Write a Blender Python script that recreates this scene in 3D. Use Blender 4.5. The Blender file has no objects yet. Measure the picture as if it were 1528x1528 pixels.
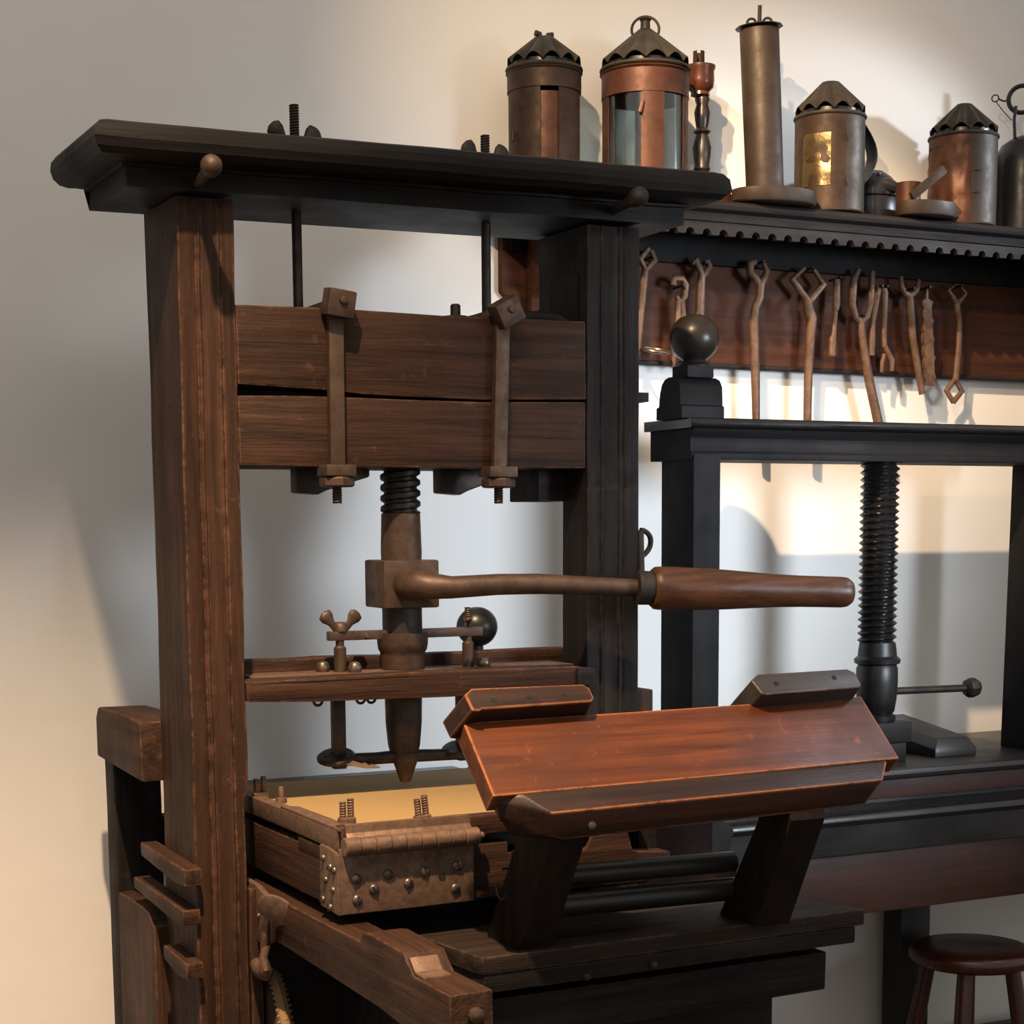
import bpy, bmesh, math, random
from mathutils import Vector, Matrix, noise
random.seed(7)
S = bpy.context.scene
COL = S.collection
PI = math.pi

# ------------------------------------------------------------------ materials
def nodes_of(name):
    m = bpy.data.materials.new(name); m.use_nodes = True
    nt = m.node_tree; b = nt.nodes['Principled BSDF']
    return m, nt, b

def N(nt, typ, **kw):
    n = nt.nodes.new(typ)
    for k, v in kw.items():
        if k in n.inputs: n.inputs[k].default_value = v
        else: setattr(n, k, v)
    return n

def ramp(nt, fac, stops):
    r = nt.nodes.new('ShaderNodeValToRGB')
    el = r.color_ramp.elements
    while len(el) < len(stops): el.new(0.5)
    for e, (p, c) in zip(el, stops):
        e.position = p; e.color = (c[0], c[1], c[2], 1)
    nt.links.new(fac, r.inputs[0])
    return r.outputs[0]

def mix(nt, fac, a, b, mode='MIX'):
    n = nt.nodes.new('ShaderNodeMix'); n.data_type = 'RGBA'; n.blend_type = mode
    for s, v in ((0, fac), (6, a), (7, b)):
        if hasattr(v, 'is_output'): nt.links.new(v, n.inputs[s])
        elif s == 0: n.inputs[0].default_value = v
        else: n.inputs[s].default_value = (v[0], v[1], v[2], 1)
    return n.outputs[2]

def math_node(nt, op, a, b=0.0, clamp=False):
    n = nt.nodes.new('ShaderNodeMath'); n.operation = op; n.use_clamp = clamp
    for i, v in enumerate((a, b)):
        if hasattr(v, 'is_output'): nt.links.new(v, n.inputs[i])
        else: n.inputs[i].default_value = v
    return n.outputs[0]

def wood(name, dark, base, light, axis='X', rough=0.55, bump=0.35, wear=0.5, wear_lit_col=None, spec=0.35, patches=0.5, dust=0.0, edge=9.0, en0=0.42):
    m, nt, b = nodes_of(name)
    tc = N(nt, 'ShaderNodeTexCoord')
    def mapped(along, across):
        mp = N(nt, 'ShaderNodeMapping')
        mp.inputs['Scale'].default_value = tuple(along if a == axis else across for a in 'XYZ')
        nt.links.new(tc.outputs['Object'], mp.inputs['Vector']); return mp.outputs[0]
    g = N(nt, 'ShaderNodeTexNoise', Scale=1.0, Detail=7.0, Roughness=0.65, Distortion=0.3)
    nt.links.new(mapped(2.2, 48), g.inputs['Vector'])
    f = N(nt, 'ShaderNodeTexNoise', Scale=1.0, Detail=5.0, Roughness=0.7)
    nt.links.new(mapped(14, 190), f.inputs['Vector'])
    p = N(nt, 'ShaderNodeTexNoise', Scale=5.0, Detail=4.0, Roughness=0.6)
    nt.links.new(tc.outputs['Object'], p.inputs['Vector'])
    c = ramp(nt, g.outputs[0], ((0.3, dark), (0.52, base), (0.75, light)))
    pf = ramp(nt, p.outputs[0], ((0.35, (0, 0, 0)), (0.65, (1, 1, 1))))
    c = mix(nt, math_node(nt, 'MULTIPLY', pf, patches), c, tuple(x * 0.5 for x in base))
    # worn, paler arrises and nicks; the optional tint also paints edges as lit
    geo = N(nt, 'ShaderNodeNewGeometry')
    bv = N(nt, 'ShaderNodeBevel', Radius=0.006); bv.samples = 4
    dt = N(nt, 'ShaderNodeVectorMath', operation='DOT_PRODUCT')
    nt.links.new(bv.outputs[0], dt.inputs[0]); nt.links.new(geo.outputs['Normal'], dt.inputs[1])
    e = math_node(nt, 'SUBTRACT', 0.985, dt.outputs['Value'])
    e = math_node(nt, 'MULTIPLY', e, edge, True)
    n2 = N(nt, 'ShaderNodeTexNoise', Scale=38.0, Detail=5.0, Roughness=0.75)
    nt.links.new(tc.outputs['Object'], n2.inputs['Vector'])
    en = ramp(nt, n2.outputs[0], ((en0, (0, 0, 0)), (en0 + .2, (1, 1, 1))))
    e = math_node(nt, 'MULTIPLY', e, en)
    e = math_node(nt, 'MULTIPLY', e, wear)
    c = mix(nt, e, c, wear_lit_col or tuple(min(1, x * 2.6) for x in light))
    sc = ramp(nt, f.outputs[0], ((0.66, (0, 0, 0)), (0.76, (1, 1, 1))))
    c = mix(nt, math_node(nt, 'MULTIPLY', sc, 0.35 * wear), c, tuple(min(1, x * 2.2) for x in light))
    ch = ramp(nt, n2.outputs[0], ((0.60, (0, 0, 0)), (0.70, (1, 1, 1))))
    ch = math_node(nt, 'MULTIPLY', ch, math_node(nt, 'MULTIPLY', pf, 0.55 * wear))
    c = mix(nt, ch, c, tuple(min(1, x * 1.9) for x in light))
    if dust > 0:
        sep = N(nt, 'ShaderNodeSeparateXYZ'); nt.links.new(geo.outputs['Normal'], sep.inputs[0])
        up = math_node(nt, 'MULTIPLY', math_node(nt, 'SUBTRACT', sep.outputs[2], 0.55, True), dust * 2, True)
        c = mix(nt, up, c, (0.16, 0.14, 0.125))
    nt.links.new(c, b.inputs['Base Color'])
    r = ramp(nt, p.outputs[0], ((0.3, (rough - .1,) * 3), (0.7, (rough + .14,) * 3)))
    nt.links.new(r, b.inputs['Roughness'])
    b.inputs['Specular IOR Level'].default_value = spec
    hsum = math_node(nt, 'ADD', g.outputs[0], math_node(nt, 'MULTIPLY', f.outputs[0], 0.5))
    hsum = math_node(nt, 'ADD', hsum, math_node(nt, 'MULTIPLY', n2.outputs[0], 0.5))
    bp = N(nt, 'ShaderNodeBump', Strength=bump, Distance=0.004)
    nt.links.new(hsum, bp.inputs['Height']); nt.links.new(bp.outputs[0], b.inputs['Normal'])
    return m

def metal(name, c1, c2, rough=0.45, metallic=0.8, scale=30, bump=0.15, spec=0.5):
    m, nt, b = nodes_of(name)
    tc = N(nt, 'ShaderNodeTexCoord')
    n = N(nt, 'ShaderNodeTexNoise', Scale=float(scale), Detail=6.0, Roughness=0.7)
    nt.links.new(tc.outputs['Object'], n.inputs['Vector'])
    c = ramp(nt, n.outputs[0], ((0.35, c1), (0.65, c2)))
    nt.links.new(c, b.inputs['Base Color'])
    r = ramp(nt, n.outputs[0], ((0.3, (rough + .12,) * 3), (0.7, (rough - .08,) * 3)))
    nt.links.new(r, b.inputs['Roughness'])
    b.inputs['Metallic'].default_value = metallic
    b.inputs['Specular IOR Level'].default_value = spec
    bp = N(nt, 'ShaderNodeBump', Strength=bump, Distance=0.003)
    nt.links.new(n.outputs[0], bp.inputs['Height']); nt.links.new(bp.outputs[0], b.inputs['Normal'])
    return m

def plaster(name, c1, c2):
    m, nt, b = nodes_of(name)
    tc = N(nt, 'ShaderNodeTexCoord')
    n = N(nt, 'ShaderNodeTexNoise', Scale=1.7, Detail=4.0, Roughness=0.55)
    nt.links.new(tc.outputs['Object'], n.inputs['Vector'])
    nt.links.new(ramp(nt, n.outputs[0], ((0.3, c1), (0.7, c2))), b.inputs['Base Color'])
    b.inputs['Roughness'].default_value = 0.85
    b.inputs['Specular IOR Level'].default_value = 0.2
    n2 = N(nt, 'ShaderNodeTexNoise', Scale=14.0, Detail=5.0)
    nt.links.new(tc.outputs['Object'], n2.inputs['Vector'])
    bp = N(nt, 'ShaderNodeBump', Strength=0.12, Distance=0.01)
    nt.links.new(n2.outputs[0], bp.inputs['Height']); nt.links.new(bp.outputs[0], b.inputs['Normal'])
    return m

BR = ((.012, .0055, .003), (.045, .0205, .0115), (.082, .039, .0225))      # worn brown timber
DK = ((.006, .005, .0045), (.0165, .013, .0115), (.034, .026, .022))     # blackened timber
RD = ((.034, .008, .002), (.115, .030, .0075), (.175, .052, .014))       # polished red-brown timber
BL = ((.004, .0038, .0038), (.0088, .0078, .0078), (.017, .015, .0145))   # ebonised
WB = {a: wood('brown_timber_' + a, *BR, axis=a, rough=.6, bump=.7, wear=.95, spec=.18) for a in 'XYZ'}
WD = {a: wood('dark_timber_' + a, *DK, axis=a, rough=0.6, spec=.13, bump=.5) for a in 'XYZ'}
WC = wood('cornice_timber', (.0048, .004, .0038), (.011, .009, .0082), (.023, .018, .0155), 'X', rough=.55, wear=.35, spec=.16, patches=.7)
WR = wood('polished_panel', *RD, axis='X', rough=0.36, bump=0.15, wear=1.0, wear_lit_col=(.42, .15, .05), spec=0.32, patches=.8, edge=22.0, en0=.30)  # orange edges: wear plus warm light on the arrises, put into the colour
WRD = wood('polished_dark_rail', (.008, .004, .003), (.027, .0105, .0062), (.058, .022, .011), 'X', rough=0.42, bump=.18, wear=1.0, wear_lit_col=(.42, .15, .05), spec=.3, edge=22.0, en0=.30)  # same orange tint, worn edges painted as catching light
WLEG = wood('dark_leg_timber', (.006, .004, .003), (.015, .0095, .0072), (.028, .0175, .013), 'Z', rough=.6, wear=.3, spec=.15)
WBL = {a: wood('ebonised_' + a, *BL, axis=a, rough=0.38, bump=0.1, wear=0.12, spec=0.4, patches=.3) for a in 'XYZ'}
WBM = {a: wood('matt_ebonised_' + a, (.004, .0038, .0038), (.008, .0072, .0072), (.014, .0125, .012), axis=a, rough=0.62, bump=0.1, wear=0.1, spec=0.14, patches=.3) for a in 'XYZ'}
WBG = wood('glossy_ebonised', *BL, axis='X', rough=0.24, bump=0.06, wear=0.12, spec=0.6, patches=.3)
WBEN = wood('bench_top', (.013, .011, .0105), (.026, .0225, .021), (.04, .034, .031), 'X', rough=.33, bump=.1, wear=.1, spec=.5)
WAPR = wood('bench_apron', (.022, .008, .006), (.05, .018, .012), (.075, .027, .018), 'X', rough=.5, bump=.12, wear=.1)
WST = wood('stool_mahogany', (.025, .006, .004), (.065, .014, .008), (.10, .024, .012), 'X', rough=.3, bump=.05, wear=.1, spec=.6)
WSH = wood('shelf_timber', (.007, .006, .006), (.016, .013, .012), (.028, .023, .021), 'X', rough=.55, wear=.2, spec=.2)
WBB = wood('shelf_back_timber', (.032, .0105, .005), (.066, .023, .011), (.098, .036, .018), 'X', rough=.6, bump=.2, wear=.2, spec=.15)
WHD = wood('turned_handle', (.032, .011, .005), (.092, .034, .014), (.15, .062, .028), 'X', rough=0.36, bump=0.18, wear=.5, spec=.35, patches=.7)
WCAN = wood('candlestick_ebony', (.010, .006, .005), (.024, .014, .011), (.05, .026, .018), 'Z', rough=.3, bump=.05, wear=.1, spec=.6)
WCOP = wood('candlestick_cup', (.03, .0085, .004), (.075, .023, .011), (.12, .04, .018), 'Z', rough=.3, bump=.05, wear=.1, spec=.5)
IR = metal('dark_iron', (.022, .018, .016), (.055, .042, .034), rough=.5, metallic=.55)
IRB = metal('brown_iron', (.045, .026, .017), (.10, .060, .039), rough=.5, metallic=.45, bump=.3)
IRR = metal('rusty_plate', (.10, .056, .035), (.20, .118, .077), rough=.52, metallic=.4, scale=60, bump=.35)
IRT = metal('forged_tool_iron', (.075, .038, .021), (.145, .080, .048), rough=.5, metallic=.2, scale=45, spec=.3)
SCR = metal('screw_steel', (.10, .075, .055), (.22, .17, .13), rough=.35, metallic=.8)
CUP = metal('copper_sheet', (.040, .0145, .0075), (.085, .032, .016), rough=.45, metallic=.4, spec=.35, scale=18)
TIN = metal('aged_tin', (.026, .0165, .0105), (.046, .031, .0215), rough=.5, metallic=.3, spec=.35, scale=22)
TND = metal('browned_tin', (.022, .011, .0058), (.046, .025, .0135), rough=.52, metallic=.3, spec=.3, scale=22)
ROOF = metal('roof_tin', (.024, .019, .013), (.046, .037, .028), rough=.5, metallic=.35, spec=.35, scale=30)
BRS = metal('brass_pane', (.09, .06, .025), (.19, .135, .06), rough=.3, metallic=.75, scale=26, bump=.6)
BLK = metal('blackened_tin', (.010, .010, .012), (.024, .023, .025), rough=.32, metallic=.3)
BALL = metal('glossy_black_ball', (.008, .008, .009), (.012, .012, .013), rough=.34, metallic=0, bump=.02)
FIN = metal('finial_dark', (.012, .009, .0075), (.021, .016, .0135), rough=.33, metallic=0, bump=.03, spec=.22)
PAP = plaster('tan_parchment', (.26, .17, .07), (.31, .205, .09))
LIT = plaster('pale_lit_patch', (.50, .33, .18), (.62, .42, .24))  # pale tone for light painted on the lower bar
ROPE = plaster('rope_fibre', (.20, .12, .06), (.34, .21, .11))
WALL = plaster('wall_plaster', (.70, .675, .64), (.76, .735, .70))
FLO = wood('floor_boards', (.08, .055, .04), (.13, .09, .065), (.18, .125, .09), 'X')
HOLE = metal('mortise_black', (.004, .004, .004), (.006, .006, .006), rough=.9, metallic=0)
GL, _nt, _b = nodes_of('lantern_glass')
_tr = N(_nt, 'ShaderNodeBsdfTransparent'); _tr.inputs[0].default_value = (.86, .90, .88, 1)
_gl = N(_nt, 'ShaderNodeBsdfGlossy'); _gl.inputs['Roughness'].default_value = .08
_lw = N(_nt, 'ShaderNodeLayerWeight', Blend=.25); _mx = N(_nt, 'ShaderNodeMixShader')
_f = math_node(_nt, 'ADD', math_node(_nt, 'MULTIPLY', _lw.outputs['Fresnel'], .8), .08, True)
_nt.links.new(_f, _mx.inputs[0]); _nt.links.new(_tr.outputs[0], _mx.inputs[1]); _nt.links.new(_gl.outputs[0], _mx.inputs[2])
_nt.links.new(_mx.outputs[0], _nt.nodes['Material Output'].inputs[0])

# ------------------------------------------------------------------ mesh helpers
def jitter(bm, amp, fr=9.0):
    if amp:
        for v in bm.verts:
            q = v.co * fr
            v.co += amp * Vector((noise.noise(q), noise.noise(q + Vector((31, 7, 3))), noise.noise(q + Vector((5, 57, 17)))))

def bevel(bm, w, seg=2, ang=35):
    if w <= 0: return
    ed = [e for e in bm.edges if len(e.link_faces) == 2 and e.calc_face_angle(0) > math.radians(ang)]
    if ed: bmesh.ops.bevel(bm, geom=ed, offset=w, segments=seg, affect='EDGES', profile=0.6)

def join(bm, other):
    me = bpy.data.meshes.new('tmp'); other.to_mesh(me); bm.from_mesh(me); bpy.data.meshes.remove(me); other.free()
    return bm

def box(x0, x1, y0, y1, z0, z1, bev=.003, rough=0.0, n=0, seg=2):
    bm = bmesh.new()
    bmesh.ops.create_cube(bm, size=1)
    bmesh.ops.transform(bm, matrix=Matrix.Translation(((x0 + x1) / 2, (y0 + y1) / 2, (z0 + z1) / 2)) @ Matrix.Diagonal((x1 - x0, y1 - y0, z1 - z0, 1)), verts=bm.verts)
    d = (x1 - x0, y1 - y0, z1 - z0); ax = d.index(max(d)); lo = (x0, y0, z0)[ax]
    for k in range(1, n):
        co = Vector((0, 0, 0)); co[ax] = lo + d[ax] * k / n
        no = Vector((0, 0, 0)); no[ax] = 1
        bmesh.ops.bisect_plane(bm, geom=bm.verts[:] + bm.edges[:] + bm.faces[:], plane_co=co, plane_no=no)
    bevel(bm, bev, seg); jitter(bm, rough)
    return bm

def prism(pts, axis, a0, a1, bev=.002, seg=2, n=0, rough=0):
    """Extrude a 2D outline along an axis. X: pts=(y,z)  Y: pts=(x,z)  Z: pts=(x,y)."""
    def P(p, a): return {'X': (a, p[0], p[1]), 'Y': (p[0], a, p[1]), 'Z': (p[0], p[1], a)}[axis]
    bm = bmesh.new(); k = max(1, n)
    rows = [[bm.verts.new(P(p, a0 + (a1 - a0) * i / k)) for p in pts] for i in range(k + 1)]
    m = len(pts)
    bm.faces.new(rows[0]); bm.faces.new(rows[-1][::-1])
    for i in range(k):
        for j in range(m):
            bm.faces.new((rows[i][j], rows[i + 1][j], rows[i + 1][(j + 1) % m], rows[i][(j + 1) % m]))
    bmesh.ops.recalc_face_normals(bm, faces=bm.faces)
    bevel(bm, bev, seg); jitter(bm, rough)
    return bm

def frame_of(d):
    d = Vector(d).normalized()
    u = d.cross(Vector((0, 0, 1)) if abs(d.z) < .9 else Vector((1, 0, 0))).normalized()
    return u, d.cross(u).normalized(), d

def tube(pts, rad, seg=12, flat=1.0, up=None):
    """Round bar through pts; rad a number or one per point; flat squeezes it."""
    pts = [Vector(p) for p in pts]
    rr = rad if isinstance(rad, (list, tuple)) else [rad] * len(pts)
    bm = bmesh.new(); rings = []; u0 = None
    for i, p in enumerate(pts):
        d = (pts[min(i + 1, len(pts) - 1)] - pts[max(i - 1, 0)]).normalized()
        if up is not None: u = Vector(up) - d * d.dot(Vector(up)); u.normalize()
        elif u0 is None: u = frame_of(d)[0]
        else: u = (u0 - d * d.dot(u0)).normalized()
        u0 = u; v = d.cross(u)
        rings.append([bm.verts.new(p + rr[i] * (math.cos(t) * u * flat + math.sin(t) * v)) for t in (2 * PI * k / seg for k in range(seg))])
    for a, b in zip(rings, rings[1:]):
        for k in range(seg): bm.faces.new((a[k], a[(k + 1) % seg], b[(k + 1) % seg], b[k]))
    bm.faces.new(rings[0][::-1]); bm.faces.new(rings[-1])
    bmesh.ops.recalc_face_normals(bm, faces=bm.faces)
    return bm

def bar(a, b, w, t, up=(0, 1, 0), bev=.0015):
    """Rectangular bar from a to b, t thick along up, w wide across."""
    a, b = Vector(a), Vector(b); d = (b - a).normalized()
    u = Vector(up); u = (u - d * d.dot(u)).normalized(); v = d.cross(u)
    bm = bmesh.new()
    r = [[bm.verts.new(p + v * sx * w / 2 + u * sy * t / 2) for sx, sy in ((-1, -1), (1, -1), (1, 1), (-1, 1))] for p in (a, b)]
    bm.faces.new(r[0]); bm.faces.new(r[1][::-1])
    for k in range(4): bm.faces.new((r[0][k], r[1][k], r[1][(k + 1) % 4], r[0][(k + 1) % 4]))
    bmesh.ops.recalc_face_normals(bm, faces=bm.faces)
    bevel(bm, bev)
    return bm

def lathe(prof, org, axis=(0, 0, 1), seg=32):
    """Turned shape: prof is (radius, height) from bottom to top."""
    u, v, d = frame_of(axis); org = Vector(org)
    bm = bmesh.new(); rings = []
    for r, h in prof:
        c = org + d * h
        if r <= 1e-6: rings.append([bm.verts.new(c)])
        else: rings.append([bm.verts.new(c + r * (math.cos(2 * PI * k / seg) * u + math.sin(2 * PI * k / seg) * v)) for k in range(seg)])
    for a, b in zip(rings, rings[1:]):
        for k in range(seg):
            k2 = (k + 1) % seg
            if len(a) == 1 and len(b) == 1: continue
            if len(a) == 1: bm.faces.new((a[0], b[k2], b[k]))
            elif len(b) == 1: bm.faces.new((a[k], a[k2], b[0]))
            else: bm.faces.new((a[k], a[k2], b[k2], b[k]))
    if len(rings[0]) > 1: bm.faces.new(rings[0][::-1])
    if len(rings[-1]) > 1: bm.faces.new(rings[-1])
    bmesh.ops.recalc_face_normals(bm, faces=bm.faces)
    return bm

def screw_bm(org, r, z0, z1, pitch, amp, seg=40, square=False):
    bm = bmesh.new(); per = 8; n = max(2, int((z1 - z0) / pitch * per)); rings = []
    for i in range(n + 1):
        z = z0 + (z1 - z0) * i / n; ring = []
        for k in range(seg):
            t = 2 * PI * k / seg; ph = ((z - z0) / pitch - k / seg) % 1.0
            w = abs(ph * 2 - 1)
            if square: w = min(1, max(0, (w - .28) * 4.5))
            q = r - amp + amp * w
            ring.append(bm.verts.new((org[0] + q * math.cos(t), org[1] + q * math.sin(t), z)))
        rings.append(ring)
    for a, b in zip(rings, rings[1:]):
        for k in range(seg): bm.faces.new((a[k], a[(k + 1) % seg], b[(k + 1) % seg], b[k]))
    bm.faces.new(rings[0][::-1]); bm.faces.new(rings[-1])
    return bm

def ball(c, r, seg=24, sc=(1, 1, 1)):
    bm = bmesh.new(); bmesh.ops.create_uvsphere(bm, u_segments=seg, v_segments=seg // 2, radius=r)
    bmesh.ops.transform(bm, matrix=Matrix.Translation(c) @ Matrix.Diagonal((sc[0], sc[1], sc[2], 1)), verts=bm.verts)
    return bm

def ring_bm(c, R, r, axis=(0, 0, 1), seg=32, a0=0, a1=2 * PI, u=None):
    w, v, d = frame_of(axis)
    if u is not None: w = Vector(u).normalized(); v = d.cross(w)
    c = Vector(c); full = abs(a1 - a0 - 2 * PI) < 1e-6
    n = seg; pts = [c + R * (math.cos(a0 + (a1 - a0) * k / n) * w + math.sin(a0 + (a1 - a0) * k / n) * v) for k in range(n + (0 if full else 1))]
    if not full: return tube(pts, r, 8)
    bm = bmesh.new(); rows = []
    for p in pts:
        o = (p - c).normalized()
        rows.append([bm.verts.new(p + r * (math.cos(2 * PI * j / 8) * o + math.sin(2 * PI * j / 8) * d)) for j in range(8)])
    for i in range(len(rows)):
        a, b = rows[i], rows[(i + 1) % len(rows)]
        for j in range(8): bm.faces.new((a[j], b[j], b[(j + 1) % 8], a[(j + 1) % 8]))
    bmesh.ops.recalc_face_normals(bm, faces=bm.faces)
    return bm

def obj(name, bm, mat, parent=None, smooth=None, label=None):
    me = bpy.data.meshes.new(name); bm.to_mesh(me); bm.free()
    me.materials.append(mat)
    o = bpy.data.objects.new(name, me); COL.objects.link(o)
    if smooth is None: smooth = 35
    if smooth:
        for p in me.polygons: p.use_smooth = True
        try: me.set_sharp_from_angle(angle=math.radians(smooth))
        except Exception: pass
    if parent is not None:
        o.parent = parent
        w = Matrix.Identity(4); q = parent
        while q is not None: w = Matrix.Translation(q.location) @ w; q = q.parent
        if parent.type == 'EMPTY': o.matrix_parent_inverse = Matrix.Translation(parent.location).inverted()
    if label: o['label'] = label
    return o

def thing(name, loc, label, cat, group=None):
    o = bpy.data.objects.new(name, None); COL.objects.link(o)
    o.location = loc; o.empty_display_size = .05
    o['label'] = label; o['category'] = cat
    if group: o['group'] = group
    return o

def tag(o, label, cat, group=None):
    o['label'] = label; o['category'] = cat
    if group: o['group'] = group
    return o

def structure(name, bm, mat):
    o = obj(name, bm, mat, smooth=0); o['kind'] = 'structure'; return o

# ------------------------------------------------------------------ setting
structure('wall_back', box(-5.0, 8.0, 3.55, 3.70, 0, 3.9, 0), WALL)
structure('floor', box(-5.0, 8.0, -6.5, 3.70, -.06, 0, 0), FLO)

# ================================================================== printing press
press = thing('printing_press', (1.26, 2.95, 0), 'tall dark wooden hand press with moulded cornice, iron screw and tilted red-brown rest', 'printing press')

# cheeks: tall uprights with a moulded front
def cheek_profile(x0, x1, y0, y1, flip=False):
    w = x1 - x0
    f = [(0, .004), (.004, 0), (.28, 0), (.295, .003), (.312, .003), (.33, .0), (.36, -.001), (.385, 0), (.395, .003), (.66, .003), (.68, 0), (.705, -.001), (.73, 0), (.74, .003), (.755, .003), (.775, 0), (.996, 0), (1, .004)]
    if flip: f = [(1 - a, b) for a, b in reversed(f)]
    return [(x0 + a * w, y0 + b) for a, b in f] + [(x1, y1), (x0, y1)]
lc = prism(cheek_profile(.837, .932, 2.86, 3.045), 'Z', 0, 2.112, .0012, 1, 56, .002)
for v in lc.verts:                       # the inner edge is cut back below the till
    if v.co.z < 1.165 and v.co.x > .915: v.co.x -= .0075
obj('cheek', lc, WB['Z'], press)
rc = prism(cheek_profile(1.582, 1.690, 2.86, 2.955, True), 'Z', 0.0, 1.66, .0012, 1, 34, .0014)
join(rc, prism(cheek_profile(1.582, 1.690, 2.86, 3.045, True), 'Z', 1.655, 2.118, .0012, 1, 12, .0014))
rcheek = obj('cheek', rc, WD['Z'], press)
obj('mortise', box(1.5805, 1.5835, 2.892, 2.996, 1.950, 2.034, 0), HOLE, rcheek)
obj('stop_block', box(1.52, 1.60, 2.93, 3.05, 1.634, 1.692, .003), WD['X'], rcheek)
obj('tenon', box(1.688, 1.735, 2.90, 2.94, 1.815, 1.832, .002), WD['X'], rcheek)
hk = ring_bm((1.694, 2.868, 1.555), .026, .005, (0, 1, .3), 14, -PI / 2, PI / 2, (1, 0, 0))
join(hk, tube([(1.694, 2.862, 1.58), (1.694, 2.858, 1.50)], .007, 8))
obj('hook', hk, IR, rcheek)
obj('wedge', box(1.688, 1.728, 2.87, 2.93, 1.235, 1.285, .003), WB['Z'], rcheek)

# cornice: soffit block, cavetto and fat rounded nosing, mitred round the ends
def cornice_bm():
    prof = [(0, 2.115), (0, 2.144), (.007, 2.145), (.008, 2.149), (.020, 2.150), (.034, 2.1495), (.048, 2.153), (.058, 2.162), (.062, 2.175), (.060, 2.188), (.051, 2.199), (.037, 2.204), (.0, 2.205)]
    bm = bmesh.new(); x0, x1, y0, y1 = .752, 1.766, 2.832, 3.075; n = 24
    rows = []
    for d, z in prof:
        z += 0
        r = [(x0 - d, y1)] + [(x0 - d, y0 - d)] + [(x0 - d + (x1 - x0 + 2 * d) * k / n, y0 - d) for k in range(1, n)] + [(x1 + d, y0 - d), (x1 + d, y1)]
        rows.append([bm.verts.new((a, b, z + .008 * (a - .75))) for a, b in r])
    m = len(rows[0])
    for a, b in zip(rows, rows[1:]):
        for k in range(m - 1): bm.faces.new((a[k], a[k + 1], b[k + 1], b[k]))
    bm.faces.new(rows[0][::-1]); bm.faces.new(rows[-1])
    bm.faces.new([r[0] for r in rows]); bm.faces.new([r[-1] for r in rows][::-1])
    bmesh.ops.recalc_face_normals(bm, faces=bm.faces)
    jitter(bm, .002, 7)
    return bm
cor = obj('cornice', cornice_bm(), WC, press, 25)
for a, b, m in (((.866, 2.834, 2.126), (.857, 2.735, 2.134), IRB), ((1.62, 2.834, 2.139), (1.611, 2.735, 2.144), IR)):
    a, b = Vector(a), Vector(b); L = (b - a).length
    obj('peg', lathe([(.0075, 0), (.008, L * .5), (.0095, L * .78), (.0135, L * .9), (.0165, L * 1.02), (.0165, L * 1.12), (.012, L * 1.22), (0, L * 1.25)], a, b - a, 20), m, cor, 60)

# tie rods with wing nuts on top
def wing_nut(c, s=1.0, ang=0.0, mat=IR, parent=None, spread=.030):
    u = Vector((math.cos(ang), math.sin(ang), 0)); c = Vector(c)
    bm = lathe([(.011 * s, 0), (.011 * s, .010 * s), (.007 * s, .014 * s)], c, seg=16)
    for k in (-1, 1):
        p0 = c + u * k * .008 * s + Vector((0, 0, .004 * s)); p1 = c + u * k * spread * s + Vector((0, 0, .026 * s))
        join(bm, tube([p0, p0.lerp(p1, .4), p0.lerp(p1, .75), p1, p1 + (p1 - p0) * .12], [.0055 * s, .006 * s, .011 * s, .011 * s, .005 * s], 12, .45, (0, 1, 0)))
    return obj('wing_nut', bm, mat, parent, 50)
for x, zt in ((1.072, 2.290), (1.427, 2.272)):
    rod = obj('tie_rod', tube([(x, 2.95, 1.955), (x, 2.95, 2.215)], .0085, 14), IR, press, 40)
    obj('threaded_end', screw_bm((x, 2.95), .0088, 2.205, zt, .0045, .0018, 16), IR, rod, 0)
    wing_nut((x, 2.95, 2.216), 1.35, .15, IR, rod)
    obj('washer', lathe([(.022, 0), (.022, .004)], (x, 2.95, 1.948), seg=20), IR, rod)

# head: two heavy beams with a gap running between them
up_z = [(1.581, 1.812), (1.374, 1.8065), (1.222, 1.809), (1.15, 1.8105), (1.09, 1.8155), (1.00, 1.820), (.933, 1.822)]
up = prism([(.933, 1.948), (1.10, 1.949), (1.30, 1.948), (1.581, 1.950)] + up_z, 'Y', 2.862, 3.045, .003, 2, 0, .002)
lo = prism([(.933, 1.690), (1.25, 1.690), (1.581, 1.691), (1.581, 1.808), (1.374, 1.803), (1.222, 1.804), (1.10, 1.805), (1.02, 1.806), (.933, 1.8035)], 'Y', 2.864, 3.045, .003, 2, 0, .002)
ub = obj('upper_head_beam', up, WB['X'], press)
lb = obj('lower_head_beam', lo, WB['X'], press)
obj('filler', box(.94, 1.57, 2.91, 3.03, 1.795, 1.815, 0), HOLE, lb)
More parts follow.
